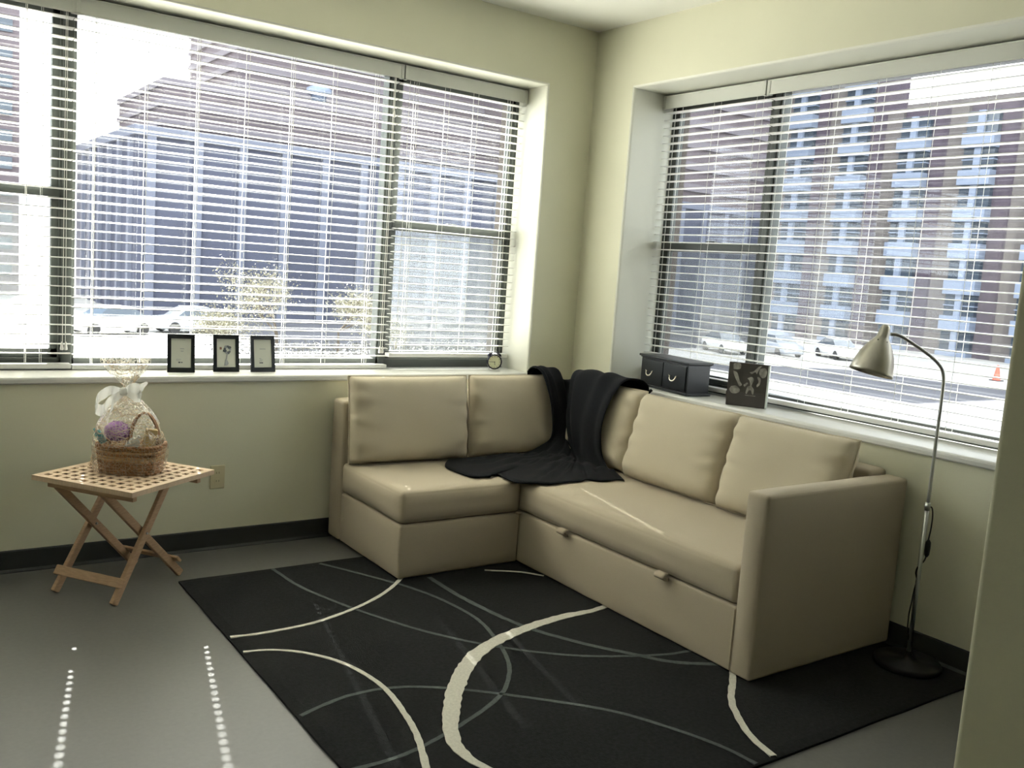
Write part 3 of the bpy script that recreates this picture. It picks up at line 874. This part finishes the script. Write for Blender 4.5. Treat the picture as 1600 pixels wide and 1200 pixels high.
# ------------------------------------------------------------------ three photo frames
def photo_frame(label, c, ang, w, h, lean, print_fn):
    c = Vector(c); root = thing('framed_photo', label, 'picture frame', tuple(c), 'photo frames on the long window sill')
    T = Matrix.Translation(c) @ Matrix.Rotation(ang, 4, 'Z') @ Matrix.Rotation(-lean, 4, 'X')
    b = MB(); f = .017; d = .014
    for (x0, z0, x1, z1) in ((-w/2, 0, w/2, f+.003), (-w/2, h-f, w/2, h), (-w/2, f, -w/2+f, h-f), (w/2-f, f, w/2, h-f)):
        b.box((x0, 0, z0), (x1, d, z1), T)
    b.box((-w/2+.004, d-.005, .004), (w/2-.004, d, h-.004), T)
    for (x0, z0, x1, z1) in ((-w/2+f-.003, f, w/2-f+.003, f+.005), (-w/2+f-.003, h-f-.003, w/2-f+.003, h-f+.003)):
        b.box((x0, -.002, z0), (x1, 0, z1), T)
    b.build('frame', m_black, root, bevel=.0015)
    b = MB(); b.cur = 3; b.box((-w/2+f, .005, f+.003), (w/2-f, .008, h-f), T); print_fn(b, T, w, h)
    b.build('paper_print', [m_ink, m_inkl, m_inkb, m_paper], root)
    b = MB(); t2 = Matrix.Translation((0, d, h*.62)) @ Matrix.Rotation(math.radians(30)+lean*0, 4, 'X')
    L = h*.62/math.cos(math.radians(30)) * .985
    b.prism([(-.014, 0), (.014, 0), (.024, -L), (-.024, -L)], 1, 0, .003, T @ t2)
    b.build('easel_back', m_blackp, root)
    return root
def q(b, T, x, z, w, h, m, y=.0035):
    b.cur = m; b.box((x-w/2, y, z-h/2), (x+w/2, y+.002, z+h/2), T)
def print_text(b, T, w, h):
    for i, (zz, ww) in enumerate(((.112, .018), (.100, .012))): q(b, T, .004, zz, ww, .003, 1)
    q(b, T, -.012, .062, .022, .0018, 1); q(b, T, -.014, .056, .018, .0018, 1)
    q(b, T, -.008, .047, .009, .0065, 0); q(b, T, .003, .047, .006, .0055, 0)
def print_text2(b, T, w, h):
    q(b, T, .0, .114, .03, .003, 1); q(b, T, -.014, .066, .010, .0022, 1); q(b, T, -.008, .060, .014, .0022, 1); q(b, T, -.012, .054, .016, .002, 1)
    q(b, T, -.009, .045, .018, .005, 0); q(b, T, -.004, .045, .004, .0065, 0)
def print_flower(b, T, w, h):
    for k in range(9):
        a = k*.7; x = .006 + .013*math.cos(a); z = .108 + .016*math.sin(a)
        b.cur = 0 if k % 3 else 1; r = .006 + .003*(k % 2)
        b.prism([(x+r*math.cos(t*math.pi/5), z+r*.8*math.sin(t*math.pi/5)) for t in range(10)], 1, .003+.0001*k, .006, T)
    b.cur = 1
    b.prism([(.004, .094), (.008, .093), (.004, .060), (-.006, .034), (-.009, .034), (-.001, .062)], 1, .0035, .0055, T)
    b.prism([(-.004, .060), (.006, .055), (.012, .040), (.004, .030), (-.010, .030)], 1, .0040, .0052, T)
    q(b, T, -.026, .114, .010, .012, 2)
photo_frame('left black photo frame, nearest the gift basket', (-2.283, .100, .851), math.radians(-8), .124, .180, math.radians(9), print_text)
photo_frame('middle black photo frame with a dark flower print', (-2.064, .112, .851), math.radians(-3), .124, .180, math.radians(9), print_flower)
photo_frame('right black photo frame, plain text print, nearest the sofa', (-1.883, .100, .851), math.radians(4), .126, .180, math.radians(9), print_text2)

# ------------------------------------------------------------------ alarm clock
ck = Vector((-.500, .105, .850)); clock = thing('alarm_clock', 'small twin-bell alarm clock with cream dial on the sill corner', 'clock', tuple(ck))
R = .043
T = Matrix.Translation(ck + Vector((0, 0, .052))) @ Matrix.Rotation(math.radians(-22), 4, 'Z') @ Matrix.Rotation(math.radians(90), 4, 'X')
b = MB(); b.lathe([(.030, -.026), (R-.004, -.024), (R, -.018), (R+.001, .012), (R-.001, .017), (R-.005, .017), (R-.006, .010)], 36, T)
b.build('case', m_dkmetal, clock, smooth=True)
b = MB(); b.lathe([(.001, .0095), (R-.005, .010), (R-.005, .0105), (.001, .0108)], 36, T); b.build('dial', m_dial, clock)
b = MB()
for k in range(12):
    a = k*math.pi/6; Tk = T @ Matrix.Rotation(a, 4, 'Z')
    b.box((-.0011, .029, .0108), (.0011, .034 if k % 3 else .035, .0116), Tk)
b.build('hour_marks', m_ink, clock)
b = MB(); Th = T @ Matrix.Rotation(math.radians(-172.5), 4, 'Z'); b.box((-.0014, -.003, .012), (.0014, .019, .0128), Th); b.build('hour_hand', m_blackp, clock)
b = MB(); Th = T @ Matrix.Rotation(math.radians(90), 4, 'Z'); b.box((-.0011, -.004, .0132), (.0011, .029, .0138), Th); b.build('minute_hand', m_blackp, clock)
for s in (-1, 1):
    Tb = T @ Matrix.Rotation(s*math.radians(-34), 4, 'Z') @ Matrix.Translation((0, R+.003, -.004)) @ Matrix.Rotation(math.radians(-90), 4, 'X')
    b = MB(); b.lathe([(.017, 0), (.0165, .004), (.013, .009), (.007, .012), (.001, .013)], 20, Tb); b.build('bell', m_dkmetal if s < 0 else m_dkmetal, clock, smooth=True)
    Tf = T @ Matrix.Rotation(s*math.radians(148), 4, 'Z')
    b = MB(); b.tube([Tf @ Vector((0, R-.002, -.004)), Tf @ Vector((0, R+.010, -.004))], [.003, .0022], 8); b.build('foot', m_bell, clock, smooth=True)
b = MB(); b.tube([T @ Vector((.013*math.cos(math.pi*i/10), R+.010+.014*math.sin(math.pi*i/10), -.004)) for i in range(11)], .0014, 6); b.build('carry_handle', m_bell, clock, smooth=True)
b = MB(); b.tube([T @ Vector((0, R, -.004)), T @ Vector((0, R+.012, -.004))], .0015, 6); b.tube([T @ Vector((-.005, R+.012, -.004)), T @ Vector((.005, R+.012, -.004))], .0035, 8); b.build('hammer', m_bell, clock, smooth=True)

# ------------------------------------------------------------------ little drawer chest on the right sill
pA, pB = Vector((.062, -.520, 0)), Vector((-.004, -.962, 0))
dv = (pB-pA); Lc = dv.length; dv.normalize(); nv = Vector((-dv.y, dv.x, 0))
if nv.x < 0: nv = -nv
chest = thing('drawer_chest', 'small black wooden chest with two drawers and bright curved handles on the sill', 'chest', ((pA.x+pB.x)/2, (pA.y+pB.y)/2, S_))
TC = Matrix(((dv.x, nv.x, 0, pA.x), (dv.y, nv.y, 0, pA.y), (0, 0, 1, S_+.001), (0, 0, 0, 1)))
CW, CD, CH = Lc, .162, .178
b = MB(); b.box((.010, .010, .010), (CW-.010, CD-.01, CH-.010), TC); b.build('body', m_black, chest, bevel=.0015)
b = MB(); b.box((0, 0, 0), (CW, CD, .014), TC); b.build('plinth', m_black, chest, bevel=.004, seg=3)
b = MB(); b.box((-.003, -.003, CH-.012), (CW+.003, CD, CH), TC); b.box((.004, .004, CH-.018), (CW-.004, CD-.004, CH-.011), TC); b.build('lid', m_black, chest, bevel=.003, seg=3)
for k in range(2):
    x0 = .022 + k*(CW-.044)/2 + (.003 if k else 0); x1 = x0 + (CW-.050)/2
    b = MB(); b.box((x0, .003, .022), (x1, .012, CH-.025), TC); dr = b.build('drawer_front', m_black, chest, bevel=.002)
    xm = (x0+x1)/2 - (.012 if k == 0 else .0)
    b = MB()
    pts = [TC @ Vector((xm + .026*math.cos(math.pi + math.pi*i/14)*1.0, -.006-.006*math.sin(math.pi*i/14), .088 + .022*math.sin(math.pi + math.pi*i/14))) for i in range(15)]
    b.tube(pts, [.0018 + .0022*math.sin(math.pi*i/14) for i in range(15)], 8)
    for s in (-1, 1):
        b.tube([TC @ Vector((xm+s*.026, .004, .088)), TC @ Vector((xm+s*.026, -.009, .088))], .0032, 8)
        b.tube([TC @ Vector((xm+s*.026, -.007, .088)), TC @ Vector((xm+s*.033, -.007, .095))], .002, 6)
    h = b.build('drawer_handle', m_handle, None, smooth=True)
    h.parent = dr; h.matrix_parent_inverse = (chest.matrix_basis).inverted()
    h.matrix_parent_inverse = (dr.matrix_parent_inverse @ chest.matrix_basis).inverted() if False else Matrix.Identity(4)

# small white peg near it
b = MB(); b.lathe([(.006, 0), (.006, .018), (.007, .02), (.007, .026), (.005, .028)], 12, Matrix.Translation((.03, -.465, S_+.0005)))
tag(b.build('white_peg', m_slat, smooth=True), 'tiny white peg standing on the sill left of the black chest', 'peg')

# ------------------------------------------------------------------ photo block
pA, pB = Vector((.018, -1.215, 0)), Vector((.120, -1.385, 0))
dv = (pB-pA); Lp = dv.length; dv.normalize(); nv = Vector((-dv.y, dv.x, 0))
if nv.x < 0: nv = -nv
blk = thing('photo_block', 'square block print of a dark photo of hands, standing on the sill', 'picture', ((pA.x+pB.x)/2, (pA.y+pB.y)/2, S_))
TP = Matrix(((dv.x, nv.x, 0, pA.x), (dv.y, nv.y, 0, pA.y), (0, 0, 1, S_+.001), (0, 0, 0, 1)))
PW, PH = Lp, .215
m_ph = mat('dark_photo_ground', (.055, .050, .045), .35, noise_amt=.35, nscale=14)
m_ph2 = mat('dark_photo_table', (.065, .060, .058), .35, noise_amt=.1, nscale=10)
m_ph3 = mat('photo_skin_grey', (.30, .29, .26), .35, noise_amt=.45, nscale=40)
m_edge = mat('photo_edge_brown', (.05, .03, .025), .4); m_edgel = mat('photo_edge_pale', (.60, .66, .62), .3)
b = MB(); b.box((0, 0, 0), (PW, .034, PH), TP)
b.build('block', m_edge, blk, bevel=.002)
b = MB(); b.box((PW-.007, -.0012, 0.001), (PW+.0006, .034, PH-.002), TP); b.build('pale_edge', m_edgel, blk)
b = MB(); b.cur = 2; b.box((.002, -.0012, .001), (PW-.007, .0, PH-.002), TP)
def blob(pts, lift=0, m=0):
    b.cur = m; c = catmull([(x*PW, z*PH, 0) for x, z in pts+[pts[0]]], 5)
    b.prism([(p.x, p.y) for p in c[:-1]], 1, -.0018-lift, -.0012, TP)
blob([(.02,.02),(.5,.02),(.90,.02),(.90,.33),(.5,.30),(.02,.36)], 0, 1)
blob([(.12,.84),(.28,.86),(.28,.98),(.12,.97)], .0002)
blob([(.12,.80),(.22,.76),(.30,.58),(.36,.50),(.30,.46),(.22,.58),(.14,.72)], .0002)
blob([(.10,.44),(.22,.46),(.32,.38),(.28,.30),(.14,.28),(.06,.36)], .0003)
blob([(.40,.50),(.48,.56),(.50,.53),(.43,.46)], .0003)
blob([(.52,.80),(.62,.84),(.72,.94),(.80,.97),(.74,.88),(.70,.78),(.66,.82),(.58,.77)], .0002)
blob([(.48,.66),(.58,.70),(.64,.64),(.60,.50),(.66,.42),(.66,.30),(.62,.32),(.60,.38),(.54,.38),(.50,.30),(.47,.33),(.50,.46),(.56,.50),(.54,.60)], .0003)
blob([(.76,.90),(.88,.93),(.94,.86),(.92,.74),(.84,.70),(.76,.78)], .0002)
blob([(.74,.72),(.80,.68),(.80,.56),(.74,.48),(.72,.52),(.76,.60),(.72,.70)], .0003)
b.cur = 0; b.box((.46*PW, -.0022, .262*PH), (.72*PW, -.0014, .272*PH), TP)
b.build('photo_print', [m_ph3, m_ph2, m_ph], blk)

# ------------------------------------------------------------------ wall outlet
oc = Vector((-2.129, 0, .357)); outlet = thing('wall_outlet', 'ivory double wall outlet low on the wall by the side table', 'outlet', tuple(oc))
b = MB(); b.box((oc.x-.035, -.006, oc.z-.057), (oc.x+.035, -.0003, oc.z+.057)); b.build('cover_plate', m_plate, outlet, bevel=.003, seg=3)
for s in (-1, 1):
    b = MB(); b.prism([(oc.x+.017*math.cos(a*math.pi/10)*1.0, oc.z+s*.02+.0145*max(-.86, min(.86, math.sin(a*math.pi/10)))) for a in range(20)], 1, -.0078, -.005); so = b.build('socket', m_plate, outlet)
    b = MB()
    for x in (-.006, .006): b.box((oc.x+x-.001, -.0082, oc.z+s*.02-.003), (oc.x+x+.001, -.0079, oc.z+s*.02+.006))
    b.lathe([(.0022, -.0082), (.0022, -.0079)], 8, Matrix.Translation((oc.x, 0, oc.z+s*.02-.008)) @ Matrix.Rotation(math.radians(-90), 4, 'X') @ Matrix.Scale(-1, 4, (0,0,1)))
    b.build('slots', m_plated, outlet)

# ------------------------------------------------------------------ floor lamp
LB = Vector((-.168, -2.434, 0)); lamp = thing('floor_lamp', 'brushed nickel gooseneck floor lamp with bell shade behind the sofa arm', 'lamp', (LB.x, LB.y, RZ))
b = MB(); b.lathe([(.001, RZ+.001), (.122, RZ+.001), (.125, RZ+.006), (.125, RZ+.020), (.120, RZ+.026), (.02, RZ+.030), (.012, RZ+.045), (.011, RZ+.06)], 40, Matrix.Translation((LB.x, LB.y, 0)), caps=True)
b.build('base', mat('dark_lamp_base', (.02, .02, .02), .4, metal=.3), lamp, smooth=True)
ld = Vector((-.386, .306, 0)).normalized()
def lp(u, z): return LB + ld*u + Vector((0, 0, z))
b = MB(); b.tube([lp(0, RZ+.03), lp(0, .66)], .0085, 14); b.build('lower_pole', m_pole, lamp, smooth=True)
path = catmull([lp(0, .65), lp(0, .9), lp(.0, 1.10), lp(.005, 1.165), lp(.026, 1.203), lp(.070, 1.238), lp(.135, 1.276), lp(.172, 1.296), lp(.198, 1.303), lp(.218, 1.303)], 6)
b = MB(); b.tube(path, .0065, 14); b.build('gooseneck', m_pole, lamp, smooth=True)
b = MB(); b.tube([lp(0, .64), lp(0, .67)], .0105, 14); b.build('pole_joint', m_pole, lamp, smooth=True)
# shade: axis from cap to mouth
cap = lp(.236, 1.338); mouth = lp(.268, 1.150)
axv = (mouth-cap).normalized()
axv = (axv + Vector((-.10, -.03, 0))).normalized()
Tq = Matrix.Translation(cap) @ axv.to_track_quat('Z', 'Y').to_matrix().to_4x4()
prof_s = [(.002, 0), (.010, .002), (.016, .010), (.019, .024), (.021, .048), (.026, .056), (.036, .070), (.050, .092), (.063, .120), (.072, .150), (.078, .180), (.080, .192)]
b = MB(); b.lathe(prof_s, 48, Tq, caps=False); b.build('lamp_shade', m_steel, lamp, smooth=True, solid=.0015)
for k in range(6):
    b = MB(); a = k*math.pi/3; p = Tq @ Vector((.0335*math.cos(a), .0335*math.sin(a), .066)); nq = (Tq.to_3x3() @ Vector((math.cos(a), math.sin(a), -.6))).normalized()
    b.tube([p, p+nq*.0012], .003, 8); b.build('vent_hole', m_blackp, lamp)
b = MB(); Tb = Tq @ Matrix.Translation((0, 0, .075)); b.lathe([(.012, 0), (.013, .02), (.024, .045), (.028, .065), (.022, .085), (.002, .095)], 20, Tb)
b.build('bulb', mat('frosted_bulb', (.8, .8, .78), .3), lamp, smooth=True)
# cord with inline switch
sw = Vector((.82, -.57, 0))
def cp(u, z, d=0): return Vector((LB.x, LB.y, 0)) + sw*u + Vector((.2, .3, 0))*d*.0 + Vector((0, 0, z))
cpts = [cp(.004, .655), cp(.018, .650), cp(.024, .62), cp(.024, .57), cp(.020, .52), cp(.020, .47), cp(.014, .44), cp(-.006, .415), cp(-.012, .39), cp(-.004, .36), cp(-.010, .32), cp(-.014, .27), cp(-.018, .21), cp(-.012, .14), cp(.02, .06), cp(.08, RZ+.004), cp(.13, RZ+.004)]
b = MB(); b.tube(catmull(cpts, 6), .0030, 8); b.build('power_cord', m_blackp, lamp, smooth=True)
b = MB(); b.tube([cp(.021, .525), cp(.021, .515), cp(.0205, .49), cp(.020, .465), cp(.020, .455)], [.004, .0095, .011, .0095, .004], 12); b.build('inline_switch', m_blackp, lamp, smooth=True)

# ------------------------------------------------------------------ outdoors
GZ = -3.26
m_conc = mat('pale_concrete_ground', (.34, .33, .31), .9, noise_amt=.12, nscale=.3)
m_asph = mat('grey_asphalt', (.062, .062, .072), .9, noise_amt=.2, nscale=.4)
m_fac1 = mat('slate_facade', (.050, .055, .085), .7, noise_amt=.15, nscale=.5)
m_fac1p = mat('pale_pier', (.115, .125, .165), .7)
m_fac2 = mat('dusty_brick_facade', (.105, .085, .095), .8, noise_amt=.12, nscale=.8)
m_fac2b = mat('dusty_brick_band', (.14, .125, .14), .8)
m_apt = mat('purple_brown_brick', (.060, .045, .062), .8, noise_amt=.15, nscale=1.0)
m_tan = mat('tan_brick', (.105, .092, .088), .8, noise_amt=.1, nscale=1.0)
m_panel = mat('pale_blue_panel', (.175, .21, .28), .6)
m_wglass = mat('dull_window_glass', (.040, .055, .075), .15, spec=.6)
m_leaf = mat('pale_spring_leaf', (.17, .16, .11), .7, noise_amt=.3, nscale=2)
m_bark = mat('grey_bark', (.08, .065, .05), .9)
m_hedge = mat('twiggy_hedge', (.10, .10, .10), .9, noise_amt=.4, nscale=2)

b = MB(); b.box((-120, .6, GZ-.2), (160, 200, GZ)); b.box((.6, -90, GZ-.2), (160, .6, GZ)); one('ground', b, m_conc)
b = MB(); b.poly([(4, -40, GZ+.01), (42, -40, GZ+.01), (50, 10, GZ+.01), (46, 30, GZ+.01), (31, 36, GZ+.01), (20, 30, GZ+.01), (4, 14, GZ+.01)])
one('parking_lot', b, m_asph)
b = MB(); b.poly([(12, 38, GZ+.01), (60, 44, GZ+.01), (70, 57, GZ+.01), (10.8, 58.5, GZ+.01)]); one('service_road', b, m_asph)

def block(root, name, a, b_, m): 
    b = MB(); b.box(a, b_); return b.build(name, m, root)
# stepped office building
ob = thing('office_building', 'tall dark stepped office block with pale vertical piers beyond the long window', 'building', (30, 60, GZ))
block(ob, 'lower_block', (10.8, 59, GZ), (72, 80, 8.6), m_fac1)
block(ob, 'middle_block', (14.0, 65.5, 8.6), (72, 80, 13.1), m_fac2)
block(ob, 'upper_block', (20.8, 70.5, 13.1), (72, 84, 30), m_fac2)
block(ob, 'tall_end_block', (44, 59.5, 8.6), (72, 80, 36), m_fac2)
for k in range(13):
    z = 10.0 + k*2.0
    b = MB(); b.box((43.8, 59.2, z), (72, 59.6, z+.7)); b.build('facade_band', m_fac2b, ob)
for i in range(21):
    x = 11.6 + i*3.0
    b = MB(); b.box((x-.28, 58.75, GZ), (x+.28, 59.05, 8.7)); b.build('pier', m_fac1p, ob)
for i in range(6):
    y = 60.5 + i*3.2
    b = MB(); b.box((10.55, y-.3, GZ), (10.85, y+.3, 8.7)); b.build('pier', m_fac1p, ob)
b = MB(); b.box((10.5, 58.7, 8.3), (72, 59.2, 8.9)); b.box((10.5, 59.2, 8.3), (10.9, 80, 8.9)); b.build('parapet', m_fac1p, ob)
for z in (9.9, 11.3, 12.7): 
    b = MB(); b.box((13.8, 65.2, z), (72, 65.6, z+.45)); b.box((13.8, 65.6, z), (14.05, 80, z+.45)); b.build('facade_band', m_fac2b, ob)
for k in range(11):
    z = 14.2 + k*1.45
    b = MB(); b.box((20.6, 70.2, z), (72, 70.6, z+.5)); b.box((20.6, 70.6, z), (20.85, 84, z+.5)); b.build('facade_band', m_fac2b, ob)
b = MB(); b.lathe([(.6, 0), (.6, 1.0), (1.0, 1.1), (1.0, 1.5), (.4, 1.8)], 16, Matrix.Translation((26.3, 67.2, 13.1)) ); b.build('roof_vent', m_panel, ob, smooth=True)
# left distant building
lb = thing('tower_block', 'grey-violet tower at the far left beyond the long window', 'building', (-6, 76, GZ))
block(lb, 'tower_walls', (-30, 76, GZ), (6.1, 92, 26), m_fac2)
for k in range(14):
    z = GZ + 1.5 + k*2.0
    b = MB(); b.box((-30, 75.8, z), (5.6, 76.05, z+.9)); b.build('window_band', m_wglass, lb)
# apartment building, facade on x = 73
ab = thing('apartment_building', 'brown brick apartment block with pale blue window bays beyond the right window', 'building', (80, 20, GZ))
b = MB(); b.prism([(73, 45.45), (92, 58.9), (73, 58.9)], 2, GZ, 32); b.build('tall_wing', m_apt, ab)
block(ab, 'low_wing', (73, -45, GZ), (92, 45.45, 18.2), m_apt)
bays = [(y0, y0+2.75) for y0 in [54.95, 48.85, 42.75, 36.7, 30.65, 24.6, 18.5, 12.4, 6.3]]
for (y0, y1) in bays:
    top = 30 if y0 > 45 else 17.4
    b = MB(); b.box((72.6, y1+.0-.0, GZ), (73.02, y1+1.55 if y0 < 54 else y1+.6, top+.6 if y0 < 45 else top)); b.build('tan_pier', m_tan, ab)
    nfl = int((top - (-.9))/3.05)
    bay = MB(); wn = MB()
    zc0 = -.45
    for k in range(-1, nfl+1):
        z = zc0 + k*3.05
        if z + 1.3 > top + .5: break
        bay.box((72.0, y0, z-.6), (73.02, y1, z+.62))
        wn.box((72.5, y0+.05, z+.62), (73.01, y1-.05, z+2.45))
        bay.box((72.2, (y0+y1)/2-.28, z+.62), (73.01, (y0+y1)/2+.28, z+2.45))
        bay.box((72.35, y0, z+1.45), (73.01, y1, z+1.55))
    bayo = bay.build('window_bay', m_panel, ab); w_ = wn.build('bay_glazing', m_wglass, None); w_.parent = bayo
b = MB(); b.box((72.9, -45, 18.1), (73.1, 45.45, 18.5)); b.build('parapet', m_tan, ab)
# trees by the long window
def tree(label, base, h, spread, seed, leaves, lsize, dense=1.0):
    r = random.Random(seed); base = Vector(base)
    root = thing('street_tree', label, 'tree', tuple(base), 'trees outside the long window')
    tips = []; b = MB()
    def br(p, d, L, rad, lev):
        pts = [p]; q_ = p
        for k in range(3):
            d = (d + Vector((r.uniform(-.15, .15), r.uniform(-.15, .15), r.uniform(-.02, .12)))).normalized(); q_ = q_ + d*L/3; pts.append(q_)
        b.tube(pts, [rad, rad*.85, rad*.7, rad*.5], 5)
        if lev == 0: tips.extend(pts[1:]); return
        for k in range(r.choice((3, 4))):
            a = r.uniform(0, 6.28); nd = (d*.55 + Vector((math.cos(a)*spread, math.sin(a)*spread, r.uniform(.0, .5)))).normalized()
            br(pts[r.choice((2, 3))], nd, L*.68, rad*.5, lev-1)
    br(base, Vector((0, 0, 1)), h*.36, h*.018, 3)
    b.build('trunk', m_bark, root)
    b = MB()
    for t in tips:
        for k in range(leaves):
            c = t + Vector((r.gauss(0, .24), r.gauss(0, .24), r.gauss(0, .2)))*dense
            a, e = Vector((r.uniform(-1, 1), r.uniform(-1, 1), r.uniform(-1, 1))).normalized(), Vector((r.uniform(-1, 1), r.uniform(-1, 1), r.uniform(-1, 1))).normalized()
            s = lsize*r.uniform(.6, 1.3)
            b.poly([c - a*s, c + e*s*.5, c + a*s, c - e*s*.5])
    b.build('foliage', m_leaf, root)
tree('tallest pale-leaved tree, below the middle of the long window', (10.5, 32.4, GZ), 5.6, 1.1, 3, 30, .055, 1.35)
tree('pale-leaved tree just right of the tallest one', (12.5, 31.0, GZ), 4.5, 1.1, 5, 24, .055, 1.3)
tree('small pale-leaved tree left of the tallest one', (8.5, 33.2, GZ), 3.6, 1.2, 8, 22, .055, 1.2)
tree('small pale-leaved tree nearest the window mullion', (13.9, 30.2, GZ), 3.9, 1.1, 11, 22, .055, 1.2)
# hedge row
b = MB()
for i in range(5200):
    x = rnd.uniform(7.5, 30); y = 31 + (x-7)*.12 + rnd.gauss(0, .8); z = GZ + rnd.uniform(0, 1.35)*(.8+.3*noise.noise(Vector((x*.6, 0, 0))))
    c = Vector((x, y, z)); a = Vector((rnd.uniform(-1, 1), rnd.uniform(-1, 1), rnd.uniform(-1, 1))).normalized(); e = Vector((rnd.uniform(-1, 1), rnd.uniform(-1, 1), rnd.uniform(-1, 1))).normalized()
    s = rnd.uniform(.06, .16); b.poly([c-a*s, c+e*s*.5, c+a*s, c-e*s*.5])
tag(b.build('hedge', m_hedge), 'low twiggy hedge below the trees outside the long window', 'hedge', kind='stuff')
# cars
def car(label, loc, rot, colr, name):
    root = thing('car', label, 'car', (0, 0, 0), 'parked cars outside')
    m_ = mat(name, colr, .3, coat=.5)
    b = MB()
    secs = []
    prof = [(-2.1, .35, .62, .78), (-2.0, .25, .80, .84), (-1.1, .22, .92, .88), (-.2, .22, .95, .88), (1.2, .22, .95, .88), (1.95, .25, .90, .84), (2.1, .35, .70, .78)]
    rows = []
    for x, zl, zh, w in prof:
        rows.append([(x, -w*.92, zl), (x, -w, (zl+zh)/2), (x, -w*.93, zh), (x, 0, zh+.03), (x, w*.93, zh), (x, w, (zl+zh)/2), (x, w*.92, zl), (x, 0, zl)])
    b.grid(rows, closed=True); b.poly(rows[0]); b.poly(rows[-1])
    b.build('body', m_, root, smooth=True)
    b = MB(); rows = []
    for x, z, w in ((-1.15, .90, .80), (-.45, 1.38, .66), (.75, 1.42, .66), (1.65, .92, .78)):
        rows.append([(x, -w, z), (x, w, z)])
    b.grid(rows)
    for s in (0, 1): b.poly([rows[0][s], rows[1][s], rows[2][s], rows[3][s]])
    b.build('cabin', m_wglass, root)
    b = MB(); b.box((-.42, -.62, 1.39), (.74, .62, 1.43)); b.build('roof', m_, root, bevel=.01)
    for x in (-1.3, 1.3):
        for s in (-1, 1):
            b = MB(); b.lathe([(.14, -.1), (.31, -.1), (.32, -.08), (.32, .08), (.31, .1), (.14, .1)], 18, Matrix.Translation((x, s*.78, .32)) @ Matrix.Rotation(math.radians(90), 4, 'X'))
            b.build('wheel', m_blackp, root)
    root.location = loc; root.rotation_euler = (0, 0, rot)
    return root
car('white parked car far below the left part of the long window', (6.6, 45.5, GZ), .3, (.7, .7, .7), 'white_car_paint')
car('silver parked car beside the tree below the long window', (11.0, 47.0, GZ+.01), .2, (.35, .38, .42), 'silver_car_paint')
car('white parked car nearest the right window mullion', (45.5, 39.5, GZ), 1.2, (.7, .7, .7), 'white_car_paint')
car('grey parked car between the white cars in the far lot', (49.5, 38.0, GZ), 1.2, (.2, .22, .26), 'grey_car_paint')
car('white parked car farthest right in the lot', (53.5, 36.0, GZ), 1.1, (.7, .7, .7), 'white_car_paint')
m_cone = mat('red_orange_cone', (.75, .09, .05), .5)
for i, (x, y, lab) in enumerate(((53.5, 24.5, 'red-orange traffic cone, left one of the pair beyond the lot'), (52.0, 20.3, 'red-orange traffic cone, right one of the pair beyond the lot'))):
    c = thing('traffic_cone', lab, 'cone', (x, y, GZ), 'traffic cones outside')
    b = MB(); b.lathe([(.26, .04), (.22, .06), (.06, .95), (.04, .97)], 16, Matrix.Translation((x, y, GZ))); b.build('cone_body', m_cone, c, smooth=True)
    b = MB(); b.box((x-.3, y-.3, GZ), (x+.3, y+.3, GZ+.05)); b.build('cone_base', m_blackp, c)
